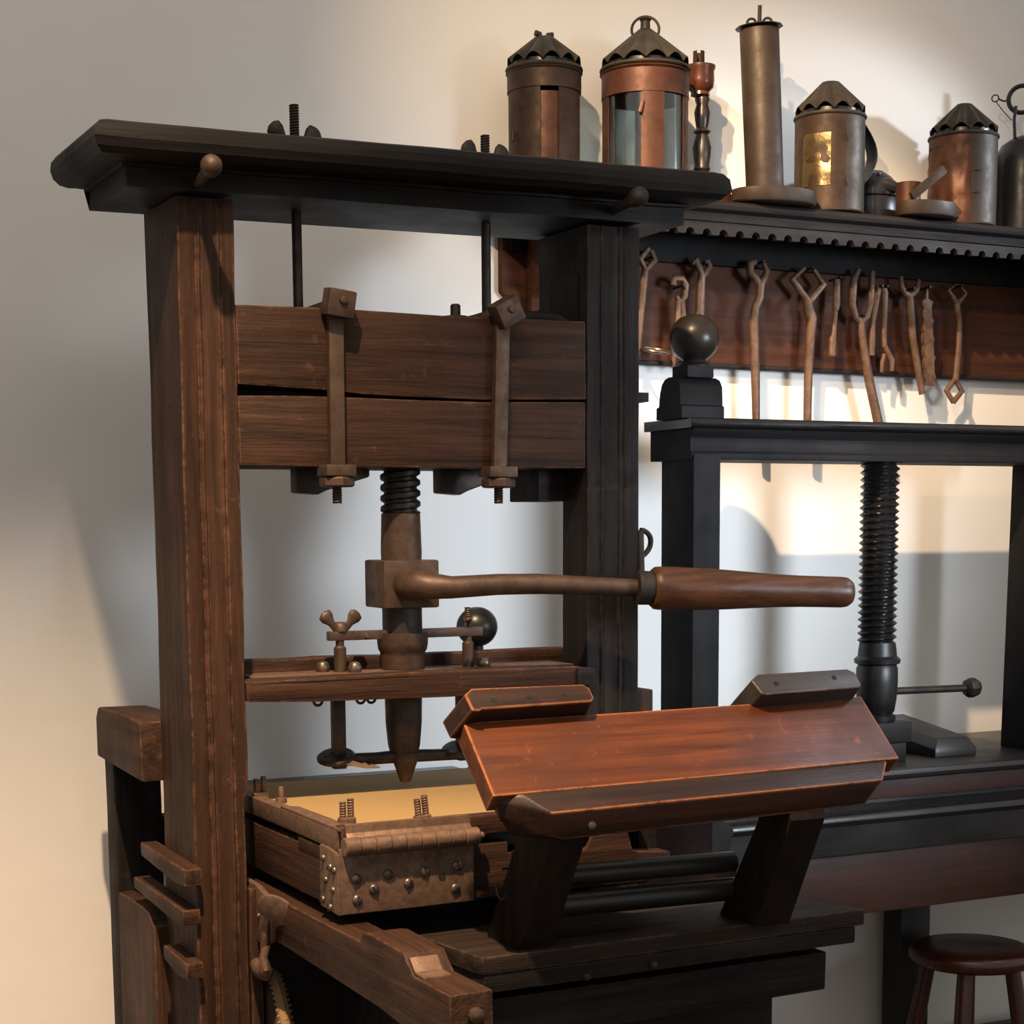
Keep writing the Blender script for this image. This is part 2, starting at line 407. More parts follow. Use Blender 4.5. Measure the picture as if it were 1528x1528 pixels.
# iron straps bolted over the head
for x, xb, tilt in ((1.100, 1.098, .12), (1.409, 1.400, -.5)):
    st = obj('iron_strap', bar((x, 2.852, 1.955), (xb, 2.852, 1.672), .026, .016, (0, 1, 0), .002), IRB, press)
    bm = box(-.024, .024, -.018, .018, -.022, .022, .004)
    bmesh.ops.transform(bm, matrix=Matrix.Translation((x + .002, 2.838, 1.955)) @ Matrix.Rotation(tilt, 4, 'Y') @ Matrix.Rotation(.12, 4, 'X'), verts=bm.verts)
    bh = obj('bolt_head', bm, IRB, st)
    obj('rivet', lathe([(.007, 0), (.006, .004), (0, .006)], (x + .003, 2.819, 1.958), (0, -1, 0), 14), IRB, bh)
    obj('flat_tail', bar((x + .005, 2.86, 1.957), (x + .01, 3.02, 1.957), .03, .012, (0, 0, 1)), IRB, st)
    obj('square_nut', box(xb - .027, xb + .027, 2.828, 2.876, 1.673, 1.692, .003), IRB, st)
    obj('hexagonal_nut', lathe([(.026, 0), (.030, .003), (.030, .014), (.027, .017)], (xb, 2.852, 1.655), seg=6), IRB, st, 20)
    obj('bolt_end', screw_bm((xb, 2.852), .0085, 1.628, 1.656, .0045, .0015, 16), IR, st, 0)
for x0, x1, zt in ((1.064, 1.20, 1.66), (1.335, 1.46, 1.655)):
    obj('clamp_foot', prism([(x0, 1.648), (x0 + .04, 1.645), (x0 + .055, 1.652), (x1, 1.676), (x1, 1.692), (x0, 1.692)], 'Y', 2.955, 2.99, .004), IR, press)
bl = lathe([(.022, 0), (.022, .006), (.0095, .0065), (.0095, .024), (.007, .027)], (1.352, 2.92, 1.948), seg=8)
obj('head_bolt', bl, IR, press, 20)
obj('wooden_key', tube([(1.44, 2.90, 1.957), (1.50, 2.90, 1.958), (1.545, 2.90, 1.956), (1.575, 2.90, 1.951)], [.011, .010, .009, .003], 10), WD['X'], press)

# screw, collar and bar
sx, sy = 1.255, 2.95
scr = obj('screw', screw_bm((sx, sy), .0355, 1.612, 1.70, .0185, .0065, 48, True), IR, press, 30)
obj('shank', lathe([(.0355, 1.520), (.0365, 1.545), (.0355, 1.58), (.0345, 1.612), (.029, 1.614)], (sx, sy, 0), seg=40), IRB, scr)
col = box(sx - .052, sx + .052, sy - .052, sy + .052, 1.447, 1.531, .005)
bmesh.ops.rotate(col, cent=(sx, sy, 1.49), matrix=Matrix.Rotation(-.05, 3, 'Z'), verts=col.verts)
obj('square_collar', col, IRB, scr)
obj('lower_shank', lathe([(.0355, 1.395), (.0355, 1.449)], (sx, sy, 0), seg=36), IR, scr)
obj('cup', lathe([(.0385, 1.338), (.0400, 1.360), (.0405, 1.368), (.0435, 1.372), (.0455, 1.384), (.046, 1.402)], (sx, sy, 0), seg=36), IRB, scr)
p = [Vector(q) for q in ((1.243, 2.905, 1.489), (1.248, 2.868, 1.489), (1.262, 2.848, 1.487), (1.30, 2.836, 1.484), (1.38, 2.817, 1.488), (1.45, 2.80, 1.488), (1.53, 2.78, 1.484), (1.635, 2.752, 1.4785))]
hb = obj('bar', tube(p, [.027, .026, .0235, .0195, .0185, .018, .0165, .0150], 20), IRB, press, 60)
bd = (Vector((2.014, 2.66, 1.465)) - Vector((1.646, 2.748, 1.478))).normalized()
b0 = Vector((1.622, 2.754, 1.4790))
obj('ferrule', lathe([(.027, 0), (.030, .001), (.030, .030), (.028, .031)], b0, bd, 24), IR, hb)
grip = [(.024, .0), (.033, .001), (.0375, .006), (.0385, .014), (.0385, .04), (.0375, .09), (.0355, .14), (.0325, .19), (.0300, .23), (.0285, .28), (.0280, .33), (.0280, .362), (.0265, .373), (.021, .381), (.012, .385), (0, .386)]
obj('grip', lathe(grip, b0 + bd * .028, bd, 36), WHD, hb, 40)

# till (hose boards) and the clamp round the screw
tl = prism([(.934, 1.300), (1.05, 1.297), (1.30, 1.292), (1.578, 1.297), (1.578, 1.332), (1.555, 1.336), (1.45, 1.337), (1.25, 1.339), (1.05, 1.337), (.934, 1.334)], 'Y', 2.852, 2.905, .004, 2, 0, .004)
till = obj('front_till_board', tl, WB['X'], press)
obj('till_end', box(1.556, 1.592, 2.846, 2.90, 1.300, 1.333, .003, .002, 3), WD['X'], till)
obj('rear_till_board', box(.934, 1.655, 2.998, 3.035, 1.318, 1.360, .003, .003, 12), WB['X'], press)
obj('till_plate', box(.96, 1.575, 2.90, 3.0, 1.326, 1.337, .001), IRR, press)
cl = obj('clamp_bar', box(1.112, 1.409, 2.937, 2.955, 1.392, 1.408, .002), IRB, press)
for x in (1.134, 1.382):
    ps = lathe([(.011, 0), (.011, .042), (.0075, .046), (.0075, .056)], (x, 2.946, 1.337), seg=14)
    obj('clamp_post', ps, IRB, cl)
    obj('stud', screw_bm((x, 2.946), .006, 1.405, 1.424 if x < 1.2 else 1.444, .004, .0012, 12), IRB, cl, 0)
wing_nut((1.136, 2.946, 1.408), 1.15, 0, IRB, cl, .026)
wing_nut((1.382, 2.946, 1.408), .6, PI / 2 - .3, IRB, cl)
obj('rivet', lathe([(.006, 0), (.004, .004), (0, .005)], (1.182, 2.937, 1.398), (0, -1, 0), 12), IRB, cl)
for x, y in ((1.108, 2.965), (1.153, 2.925), (1.403, 2.925)):
    obj('acorn_nut', lathe([(.010, 0), (.0125, .004), (.0125, .010), (.009, .017), (0, .020)], (x, y, 1.336), seg=16), SCR, till)
obj('lower_spindle', lathe([(.024, 1.182), (.029, 1.20), (.0325, 1.24), (.0335, 1.28), (.0335, 1.33)], (sx, sy, 0), seg=36), IR, scr)
pt = lathe([(.009, 1.134), (.011, 1.138), (.0225, 1.172), (.0275, 1.1725), (.026, 1.178), (.018, 1.192)], (sx, sy - .004, 0), seg=20)
obj('toe', pt, IRB, scr)
hg = obj('lower_bar', tube([(1.102, 2.95, 1.184), (1.14, 2.95, 1.180), (1.20, 2.95, 1.179), (1.255, 2.95, 1.180), (1.31, 2.95, 1.178), (1.40, 2.95, 1.176)], [.006, .0115, .011, .012, .011, .010], 14), IR, press)
for x in (1.1295, 1.372):
    rd = obj('hanging_rod', box(x - .0115, x + .0115, 2.941, 2.959, 1.165, 1.302, .002), IR, hg)
    obj('disc', lathe([(.030, 0), (.034, .003), (.034, .008), (.030, .011)], (x - .005, 2.95, 1.181), (-.2, -.25, 1), 24), IR, rd)
for x in (1.085, 1.165, 1.185):
    obj('eye', ring_bm((x, 2.93, 1.289), .008, .0025, (0, 1, 0), 14), IR, till)
sp = prism([(1.118, 1.184), (1.15, 1.180), (1.165, 1.174), (1.17, 1.176), (1.178, 1.170), (1.184, 1.172), (1.199, 1.167), (1.198, 1.164), (1.17, 1.165), (1.14, 1.172), (1.117, 1.181)], 'Y', 2.926, 2.936, .001)
obj('lit_patch', sp, LIT, hg)  # jagged pale strip standing in for the lit part of the bar
kn = ball((1.45, 3.05, 1.402), .0375, 32, (1.05, 1, 1))
join(kn, tube([(1.45, 3.05, 1.372), (1.45, 3.05, 1.345), (1.45, 3.03, 1.335)], .012, 12))
obj('black_knob', kn, BALL, press, 60)

# carriage rails with a raised front end
def rail_pts():
    return [(3.28, .905), (2.75, .905), (2.34, .898), (2.20, .89), (2.09, .885), (2.09, .975), (2.215, .9735), (2.235, .99), (2.245, 1.000), (2.37, 1.002), (2.395, .998), (2.41, .982), (2.6, .980), (3.28, .980)]
rl = obj('carriage_rail', prism(rail_pts(), 'X', .949, 1.012, .003, 2, 0, .002), WB['Y'], press)
obj('worn_cap', prism([(2.236, .9925), (2.215, .9745), (2.185, .974), (2.186, .978), (2.213, .979), (2.232, .996)], 'X', .953, .995, .001), IRR, rl)
obj('rail_bolt', lathe([(.008, 0), (.011, .002), (.011, .008), (.004, .012)], (.985, 2.091, .945), (0, -1, 0), 10), IRB, rl)
obj('carriage_rail', prism([(3.28, .905), (2.72, .905), (2.72, .980), (3.28, .980)], 'X', 1.508, 1.571, .003), WD['Y'], press)
obj('winter_beam', box(.93, 1.58, 2.89, 3.03, .56, .905, .004, .002, 10), WD['X'], press)
# latch and strap hinge by the cheek
ih = prism([(2.925, .992), (2.86, .990), (2.79, .978), (2.775, .94), (2.785, .905), (2.82, .89), (2.90, .905), (2.925, .93)], 'X', .938, .949, .002, 2, 0, .002)
lt = obj('strap_plate', ih, IRR, press)
bm = lathe([(.020, 0), (.023, .002), (.023, .007), (.020, .009)], (0, 0, 0), (-1, 0, 0), 22)
bmesh.ops.transform(bm, matrix=Matrix.Translation((.942, 2.752, .968)) @ Matrix.Rotation(.45, 4, 'X') @ Matrix.Rotation(.75, 4, 'Z') @ Matrix.Diagonal((1, 1.55, 1.15, 1)), verts=bm.verts)
obj('link', bm, IRR, lt)
obj('latch_pin', tube([(.940, 2.785, .968), (.932, 2.785, .935), (.930, 2.79, .905), (.932, 2.80, .885)], [.006, .005, .007, .006], 10), IRR, lt)
obj('hook', tube([(.934, 2.792, .900), (.928, 2.792, .880), (.930, 2.790, .862), (.934, 2.80, .850), (.936, 2.83, .848), (.938, 2.855, .852), (.94, 2.87, .850)], [.008, .007, .010, .013, .014, .013, .009], 14), IRR, lt)
obj('hook_tail', tube([(.938, 2.868, .850), (.942, 2.885, .83), (.945, 2.895, .79), (.945, 2.90, .72)], [.012, .009, .008, .007], 12, .6), IRR, lt)
for q in ((2.88, .965), (2.84, .94), (2.82, .965), (2.86, .92), (2.80, .93)):
    obj('rivet', ball((.938, q[0], q[1]), .005, 10), SCR, lt)
obj('guide_post', box(.9265, .947, 2.855, 2.885, .58, .985, .003, .004, 12), WB['Z'], press)
pu = obj('girth_wheel', lathe([(.148, 0), (.152, .002), (.152, .012), (.10, .014)], (.955, 2.97, .695), (1, 0, 0), 56), IRB, press)
obj('rope_coil', ring_bm((.977, 2.97, .695), .148, .012, (1, 0, 0), 64), ROPE, pu)
rop = bmesh.new()
for k in range(90):
    t = 2 * PI * k / 90
    c = Vector((.977, 2.97 + .148 * math.cos(t), .695 + .148 * math.sin(t)))
    join(rop, tube([c + Vector((-.014, -.004 * math.sin(t), .004 * math.cos(t))), c + .010 * Vector((0, math.cos(t), math.sin(t))), c + Vector((.014, .004 * math.sin(t), -.004 * math.cos(t)))], .0035, 6))
obj('rope_lay', rop, ROPE, pu)

# coffin with its corner plate, screws and hinge
cf = box(.968, 1.005, 2.545, 3.13, 1.001, 1.083, .004, .002, 8)
lip = box(.966, 1.006, 2.547, 2.72, 1.070, 1.093, .006, .002, 4)
wl = prism([(.97, 1.000), (1.56, .998), (1.56, 1.045), (1.497, 1.050), (1.487, 1.054), (1.478, 1.086), (1.408, 1.083), (1.402, 1.064), (1.385, 1.062), (1.38, 1.075), (1.275, 1.076), (1.27, 1.068), (1.256, 1.068), (1.255, 1.088), (.97, 1.090)], 'Y', 2.534, 2.57, .003)
cof = obj('coffin_front', wl, WB['X'], press)
cs = obj('coffin_side', cf, WB['Y'], press)
obj('side_lip', lip, WB['Y'], cs)
obj('coffin_side', box(1.52, 1.556, 2.57, 3.13, 1.001, 1.083, .004), WD['Y'], press)
obj('coffin_back', box(1.005, 1.52, 3.095, 3.13, 1.001, 1.083, .003), WD['X'], press)
obj('coffin_bed', box(1.0, 1.53, 2.56, 3.10, .990, 1.02, .001), WD['Y'], press)
for z, xx in ((1.045, 1.245), (1.068, 1.262)):
    obj('slot', box(xx, xx + .02, 2.5325, 2.5345, z, z + .003, 0), HOLE, cof)
pl = box(.964, 1.190, 2.522, 2.534, .999, 1.100, .002, .0012, 6)
cp = obj('corner_plate', pl, IRR, press)
obj('side_plate', prism([(2.524, .998), (2.524, 1.092), (2.56, 1.097), (2.602, 1.098), (2.603, 1.000)], 'X', .9605, .968, .002, 2, 0, .0008), IRR, cp)
def slot_screw(c, ax, ang, parent, r=.0085):
    s = lathe([(r, 0), (r * .95, .0022), (r * .6, .0040), (0, .0046)], c, ax, 16)
    o = obj('screw_head', s, SCR, parent, 50)
    u, v, d = frame_of(ax); w = math.cos(ang) * u + math.sin(ang) * v
    c = Vector(c) + d * .0042
    obj('slot', bar(c - w * r * .8, c + w * r * .8, .002, .0016, d, 0), HOLE, o)
for i, (px, pz) in enumerate(((.990, 1.053), (.991, 1.020), (1.019, 1.034), (1.043, 1.055), (1.077, 1.038), (1.105, 1.054), (1.161, 1.058), (1.157, 1.022))):
    slot_screw((px, 2.522, pz), (0, -1, 0), .5 + i * .9, cp)
obj('screw_hole', lathe([(.006, 0), (.006, .001)], (1.134, 2.522, 1.044), (0, -1, 0), 12), HOLE, cp)
for i, (py, pz) in enumerate(((2.585, 1.078), (2.556, 1.068), (2.538, 1.066), (2.576, 1.045), (2.545, 1.034), (2.590, 1.012), (2.558, 1.005))):
    slot_screw((.9605, py, pz), (-1, 0, 0), i * .8, cp, .0065)
hbm = bmesh.new()
xs = [.968 + .226 * k / 9 for k in range(10)]
for k in range(9):
    rr = .0148 if k % 2 == 0 else .0142
    join(hbm, lathe([(rr - .002, 0), (rr, .002), (rr, xs[k + 1] - xs[k] - .002), (rr - .002, xs[k + 1] - xs[k])], (xs[k], 2.515, 1.1045), (1, 0, 0), 20))
join(hbm, lathe([(.005, 0), (.006, .002), (.006, .008), (.003, .011)], (1.194, 2.515, 1.1045), (1, 0, 0), 12))
join(hbm, prism([(2.517, 1.115), (2.526, 1.124), (2.527, 1.137), (2.533, 1.1375), (2.534, 1.10), (2.520, 1.10)], 'X', .976, 1.186, .001))
obj('hinge', hbm, IRR, press, 40)

# tympan: parchment stretched on a frame, lying closed over the coffin
tf = obj('tympan_frame', box(.966, .990, 2.54, 3.16, 1.096, 1.127, .002, .0012, 8), IRR, press)
obj('front_rail', box(.97, 1.50, 2.528, 2.556, 1.104, 1.134, .002, .001, 8), WB['X'], tf)
obj('rear_rail', box(.97, 1.50, 3.15, 3.172, 1.098, 1.118, .002), WB['X'], tf)
obj('side_rail', box(1.478, 1.50, 2.55, 3.16, 1.098, 1.122, .002), WB['Y'], tf)
obj('corner_iron', prism([(.967, 2.53), (1.02, 2.53), (1.02, 2.545), (.995, 2.60), (.992, 2.78), (.967, 2.80)], 'Z', 1.1265, 1.131, .001), IRR, tf)
obj('parchment', box(.985, 1.49, 2.552, 3.155, 1.112, 1.1195, .001), PAP, tf)
def twin_stud(x, y, z, parent, h=.036, lean=0.0):
    bm = box(x - .013, x + .013, y - .008, y + .008, z - .002, z + .009, .002)
    for k in (-1, 1):
        s = screw_bm((x + k * .0065, y), .0058, z + .005, z + h + k * .002, .0042, .001, 12)
        join(bm, s)
    bmesh.ops.rotate(bm, cent=(x, y, z), matrix=Matrix.Rotation(lean, 3, 'Y'), verts=bm.verts)
    obj('twin_stud', bm, IRR, parent, 0)
twin_stud(1.001, 2.585, 1.130, tf); twin_stud(1.130, 2.585, 1.124, tf, .038, -.1); twin_stud(.984, 2.955, 1.124, tf, .034)
sb = lathe([(.010, 0), (.010, .008), (.005, .009), (.005, .026), (.004, .028)], (.992, 2.868, 1.125), seg=12)
obj('stud', sb, IRR, tf)

# plank with the sloping rest standing on it
pk = prism([(1.121, 2.352), (1.835, 2.362), (1.835, 2.395), (1.806, 2.465), (1.79, 2.70), (1.077, 2.70), (1.081, 2.66)], 'Z', .923, .950, .003, 2)
plank = obj('carriage_plank', pk, wood('carriage_plank_timber', (.009, .006, .0048), (.026, .0165, .012), (.052, .034, .025), 'X', rough=.6, bump=.6, wear=.9, spec=.16), press)
obj('under_plank', prism([(1.124, 2.354), (1.818, 2.364), (1.818, 2.69), (1.10, 2.69), (1.105, 2.58)], 'Z', .894, .9225, .003), WD['X'], press)
jl = prism([(1.085, .873), (1.779, .878), (1.779, .812), (1.085, .800)], 'Y', 2.392, 2.44, .004, 2, 0, .002)
obj('fore_rail', jl, WD['X'], press)
obj('shade_box', box(1.09, 1.72, 2.46, 2.86, .40, .872, .003), WD['X'], press)  # added dark box standing in for the shade under the plank
for x in (1.105, 1.70):
    obj('fore_leg', box(x - .03, x + .03, 2.46, 2.53, 0, .42, .003), WD['Z'], press)
for xx, zz in ((1.30, .90), (1.42, .905)):
    obj('bolt', lathe([(.007, 0), (.005, .004), (0, .006)], (xx, 2.3535, zz), (0, -1, 0), 10), IR, plank)
# rest, in its own tilted frame (x along, s up the slope, n out of the face)
TA = math.radians(44.3)
RM = Matrix.Translation((1.105, 2.275, 1.205)) @ Matrix.Rotation(TA, 4, 'X')
def tilted(bm):
    bmesh.ops.transform(bm, matrix=RM, verts=bm.verts); return bm
bmp = prism([(.0, 0), (.365, .004), (.732, .011), (.727, .145), (.36, .141), (.0, .138)], 'Z', -.036, 0, .0025, 3)
rest = obj('sloping_rest', tilted(bmp), WR, press)
def stop_block(pts, ch):
    bm = prism(pts, 'Z', -.030, .030, 0)
    bevel(bm, .0035, 3)
    return tilted(bm)
lbk = prism([(-.012, .136), (.0, .134), (.020, .137), (.205, .140), (.212, .147), (.212, .168), (.203, .176), (.017, .178), (-.014, .168)], 'Z', -.034, .030, .003, 3)
for v in lbk.verts:                      # the end is cut back on a slant
    if v.co.x < .012 and v.co.z > 0: v.co.x += .016
bk = obj('stop_block', tilted(lbk), WRD, press)
def hole(c, par):
    obj('nail_hole', tilted(lathe([(.004, 0), (.0045, .0006)], c, (0, 0, 1), 10)), HOLE, par)
for q in ((.045, .153), (.105, .155), (.165, .158)): hole((q[0], q[1], .030), bk)
rbk = prism([(.512, .137), (.52, .134), (.706, .139), (.712, .146), (.712, .172), (.700, .180), (.524, .178), (.505, .166)], 'Z', -.034, .030, .003, 3)
for v in rbk.verts:
    if v.co.x < .525 and v.co.z < 0: v.co.x -= .012
bk2 = obj('stop_block', tilted(rbk), wood('dark_stop_block', (.014, .011, .010), (.034, .026, .022), (.07, .055, .045), 'X', rough=.38, bump=.15, wear=.8, wear_lit_col=(.30, .16, .09), spec=.5), press)  # edge tint paints worn arrises as lit
for q in ((.548, .156), (.665, .162)): hole((q[0], q[1], .030), bk2)
lg = bmesh.new()
for q in ((1.150, 2.273, 1.2045), (1.808, 2.277, 1.210), (1.182, 2.243, 1.179), (1.774, 2.243, 1.187), (1.209, 2.249, 1.137), (1.743, 2.249, 1.148),
          (1.113, 2.292, 1.196), (1.120, 2.293, 1.172), (1.158, 2.288, 1.140), (1.165, 2.262, 1.148), (1.113, 2.325, 1.210), (1.160, 2.330, 1.135),
          (1.800, 2.325, 1.215), (1.765, 2.330, 1.145), (1.700, 2.330, 1.14)):
    lg.verts.new(q)
hull = bmesh.ops.convex_hull(lg, input=lg.verts[:])
bmesh.ops.delete(lg, geom=[g for g in hull['geom_interior'] if isinstance(g, bmesh.types.BMVert)], context='VERTS')
bmesh.ops.dissolve_limit(lg, angle_limit=.10, verts=lg.verts[:], edges=lg.edges[:])
bevel(lg, .003, 2, 25)
lrail = obj('lower_rail', lg, WRD, press)
obj('plug', lathe([(.007, 0), (.006, .003), (0, .005)], (1.25, 2.248, 1.155), (0, -1, 0), 12), SCR, lrail)
def leg_rest(x0, x1, y_off):
    pts = [(2.372 + y_off, .948), (2.481 + y_off, .948), (2.37 + y_off, 1.124), (2.342, 1.20), (2.30, 1.17), (2.255, 1.16), (2.262 + y_off * .5, 1.134)]
    return prism(pts, 'X', x0, x1, .004, 2, 0, .001)
l1 = obj('rest_leg', leg_rest(1.190, 1.250, .0), WLEG, press)
obj('worn_ring', ring_bm((1.1895, 2.425, 1.035), .016, .0018, (1, 0, 0), 18, .3, 3.6), IRB, l1)
obj('rest_leg', leg_rest(1.600, 1.665, -.035), WLEG, press)
obj('crossbar', tube([(1.23, 2.45, 1.042), (1.62, 2.435, 1.038)], .0175, 18), WBEN, press)
obj('crossbar', tube([(1.23, 2.435, .998), (1.62, 2.42, .996)], .019, 18), WBEN, press)

# rear frame, ink table and wedges on the left
obj('rear_post', box(.813, .905, 3.30, 3.365, 0, 1.250, .008, .001, 14), WD['Z'], press)
obj('rear_post', box(1.585, 1.665, 3.30, 3.365, 0, 1.05, .006), WD['Z'], press)
obj('rear_post_rail', prism([(3.046, 1.152), (3.362, 1.163), (3.364, 1.236), (3.348, 1.257), (3.12, 1.259), (3.05, 1.256)], 'X', .800, .895, .005, 2, 0, .0015), WB['Y'], press)
obj('side_board', prism([(3.30, .30), (3.30, .912), (3.12, .917), (3.08, .912), (3.06, .895), (3.046, .895), (3.046, .30)], 'X', .812, .845, .006, 2, 0, .002), WB['Z'], press)
for y0, y1, z0, z1 in ((2.83, 3.105, 1.004, 1.032), (2.845, 3.16, .935, .960), (2.835, 2.975, .845, .872)):
    obj('tenon_wedge', prism([(y0, z0), (y0 + .06, z0 - .004), (y1, z0 + .008), (y1, z1 + .004), (y0, z1)], 'X', .809, .839, .003, 2, 0, .001), WB['Y'], press)
tb = obj('ink_table', box(1.00, 1.62, 3.20, 3.535, 1.045, 1.072, .004), WBEN, press)
obj('table_bearer', box(.90, 1.60, 3.31, 3.355, .985, 1.046, .003), WD['X'], press)

# ================================================================== bench and book press
bench = thing('workbench', (2.7, 3.3, 0), 'long dark workbench with moulded front edge standing along the wall', 'workbench')
def extr(pts, x0, x1, b=.002): return prism(pts, 'X', x0, x1, b, 2)
obj('top', extr([(3.546, 1.062), (3.10, 1.062), (3.086, 1.058), (3.080, 1.049), (3.086, 1.040), (3.098, 1.036), (3.546, 1.036)], 1.98, 4.2), WBEN, bench)
obj('frieze', box(2.0, 4.2, 3.104, 3.13, .995, 1.037, .001), WAPR, bench)
md = [(3.13, .997), (3.096, .996), (3.090, .990), (3.092, .982), (3.080, .978), (3.066, .976), (3.054, .971), (3.049, .962), (3.053, .953), (3.062, .950), (3.062, .888), (3.13, .888)]
obj('moulding', extr(md, 2.03, 4.2, 0), WBG, bench, 40)
obj('apron', box(2.06, 4.2, 3.084, 3.125, .747, .889, .003), WAPR, bench)
for x, y, w in ((2.13, 3.12, .08), (2.83, 3.44, .09), (4.0, 3.12, .08)):
    obj('leg', box(x - w / 2, x + w / 2, y, y + .07, 0, .75, .003), WAPR if x < 2.5 else WBL['Z'], bench)
obj('stretcher', box(2.87, 4.1, 3.45, 3.49, .24, .31, .003), WBL['X'], bench)
obj('side_panel', box(2.06, 2.10, 3.125, 3.54, .75, .995, .002), WAPR, bench)

bp = thing('book_press', (2.5, 3.24, 1.062), 'black standing book press with ball finial and threaded screw on workbench', 'book press')
obj('post', box(1.996, 2.062, 3.158, 3.285, 1.062, 1.735, .003), WBM['Z'], bp)
bmx = prism([(2.945, 1.062), (3.02, 1.062), (3.02, 1.735), (2.957, 1.735)], 'Y', 3.158, 3.285, .003)
obj('post', bmx, WBM['Z'], bp)
beam = [(3.324, 1.724), (3.164, 1.724), (3.161, 1.736), (3.166, 1.741), (3.166, 1.768), (3.160, 1.774), (3.154, 1.786), (3.324, 1.787)]
cb = obj('crossbeam', prism(beam, 'X', 1.992, 3.06, .001, 1), WBM['X'], bp, 30)
obj('top_moulding', prism([(3.338, 1.7865), (3.152, 1.7865), (3.146, 1.791), (3.144, 1.798), (3.148, 1.805), (3.156, 1.8075), (3.338, 1.8075)], 'X', 1.984, 3.06, .002, 2), WBG, cb, 30)
blk = prism([(3.172, 1.807), (3.272, 1.807), (3.272, 1.832), (3.262, 1.834), (3.258, 1.862), (3.250, 1.880), (3.238, 1.889), (3.225, 1.892), (3.205, 1.892), (3.190, 1.886), (3.180, 1.872), (3.178, 1.834), (3.172, 1.832)], 'X', 1.975, 2.079, .002, 2)
fb = obj('finial_block', blk, WBM['X'], bp, 40)
obj('finial_plinth', box(2.000, 2.064, 3.19, 3.25, 1.891, 1.916, .002), WBM['X'], fb)
obj('finial_ball', lathe([(.035, 1.914), (.036, 1.918), (.026, 1.922), (.024, 1.928), (.034, 1.935), (.046, 1.948), (.0525, 1.968), (.0505, 1.986), (.043, 2.003), (.030, 2.015), (.014, 2.021), (0, 2.022)], (2.038, 3.225, 0), seg=40), FIN, fb, 60)
bs = obj('press_screw', screw_bm((2.536, 3.24), .0445, 1.325, 1.726, .0155, .010, 40), WBL['Z'], bp, 25)
obj('screw_head', lathe([(.030, 1.150), (.043, 1.152), (.044, 1.162), (.036, 1.166), (.0405, 1.172), (.045, 1.20), (.047, 1.235), (.0465, 1.268), (.043, 1.276), (.051, 1.280), (.052, 1.289), (.044, 1.296), (.0425, 1.31), (.040, 1.326)], (2.538, 3.24, 0), seg=36), WBL['Z'], bs, 35)
lv = obj('lever', tube([(2.57, 3.235, 1.2145), (2.80, 3.235, 1.212)], .0085, 12), IR, bs)
obj('lever_knob', lathe([(.012, 0), (.021, .006), (.023, .012), (.023, .026), (.019, .034), (.010, .037)], (2.79, 3.235, 1.212), (1, 0, 0), 8), IR, lv, 20)
obj('platen', box(2.15, 2.585, 3.17, 3.40, 1.105, 1.151, .004), WBL['X'], bp)
obj('base_board', box(2.15, 2.57, 3.17, 3.42, 1.0622, 1.1045, .003), WBL['X'], bp)
wg = bmesh.new()
v = [wg.verts.new(c) for c in ((2.665, 3.185, 1.0625), (2.785, 3.185, 1.0625), (2.785, 3.185, 1.080), (2.768, 3.198, 1.104), (2.682, 3.198, 1.104), (2.665, 3.185, 1.080),
     (2.665, 3.43, 1.0625), (2.785, 3.43, 1.0625), (2.785, 3.43, 1.112), (2.768, 3.43, 1.136), (2.682, 3.43, 1.136), (2.665, 3.43, 1.112))]
for f in ((0, 1, 2, 5), (5, 2, 3, 4), (11, 10, 9, 8, 7, 6), (0, 5, 11, 6), (5, 4, 10, 11), (4, 3, 9, 10), (3, 2, 8, 9), (2, 1, 7, 8), (1, 0, 6, 7)):
    wg.faces.new([v[i] for i in f])
bmesh.ops.recalc_face_normals(wg, faces=wg.faces); bevel(wg, .002)
tag(obj('wedge_block', wg, WBEN), 'black sloping wooden wedge lying on the workbench right of the screw', 'wedge')

# ------------------------------------------------------------------ stool
st = thing('stool', (2.835, 3.24, 0), 'round reddish brown wooden stool below the workbench at lower right', 'stool')
seat = lathe([(.10, .552), (.136, .556), (.146, .566), (.148, .578), (.143, .590), (.130, .596), (.06, .593), (0, .592)], (2.835, 3.24, 0), seg=48)
obj('seat', seat, WST, st, 50)
for dx, dy in ((-.07, -.06), (.07, -.06), (-.06, .08), (.06, .08)):
    a = Vector((2.835 + dx, 3.24 + dy, .558)); b = Vector((2.835 + dx * 2.0, 3.24 + dy * 2.0, 0))
    obj('leg', tube([a, a.lerp(b, .3), a.lerp(b, .6), b], [.018, .021, .022, .015], 14), WST, st, 60)
for z, k in ((.22, 1.62),):
    obj('stretcher', tube([(2.835 - .07 * k, 3.24 - .06 * k, z), (2.835 + .07 * k, 3.24 - .06 * k, z)], .010, 10), WST, st)

# ================================================================== wall shelf
sh = thing('wall_shelf', (2.5, 3.53, 1.95), 'long dark wall shelf with scalloped valance and brown tool board behind', 'shelf')
SZ = 2.279
obj('shelf_board', extr([(3.55, SZ), (3.345, SZ), (3.326, SZ - .004), (3.319, SZ - .012), (3.323, SZ - .022), (3.334, SZ - .028), (3.336, SZ - .045), (3.55, SZ - .045)], 1.66, 4.0, .001), WSH, sh, 40)
val = bmesh.new()
vp = [(1.70, SZ - .046)]
x = 1.70; pts = []
while x < 3.6:
    for k in range(7):
        t = PI * k / 6
        pts.append((x + .021 - .0115 * math.cos(t), SZ - .073 + .013 * math.sin(t)))
    x += .042
vp += [(3.62, SZ - .046), (3.62, SZ - .073)] + pts[::-1] + [(1.70, SZ - .073)]
me_pts = vp
val = prism(me_pts, 'Y', 3.340, 3.354, 0)
obj('scalloped_valance', val, WSH, sh, 0)
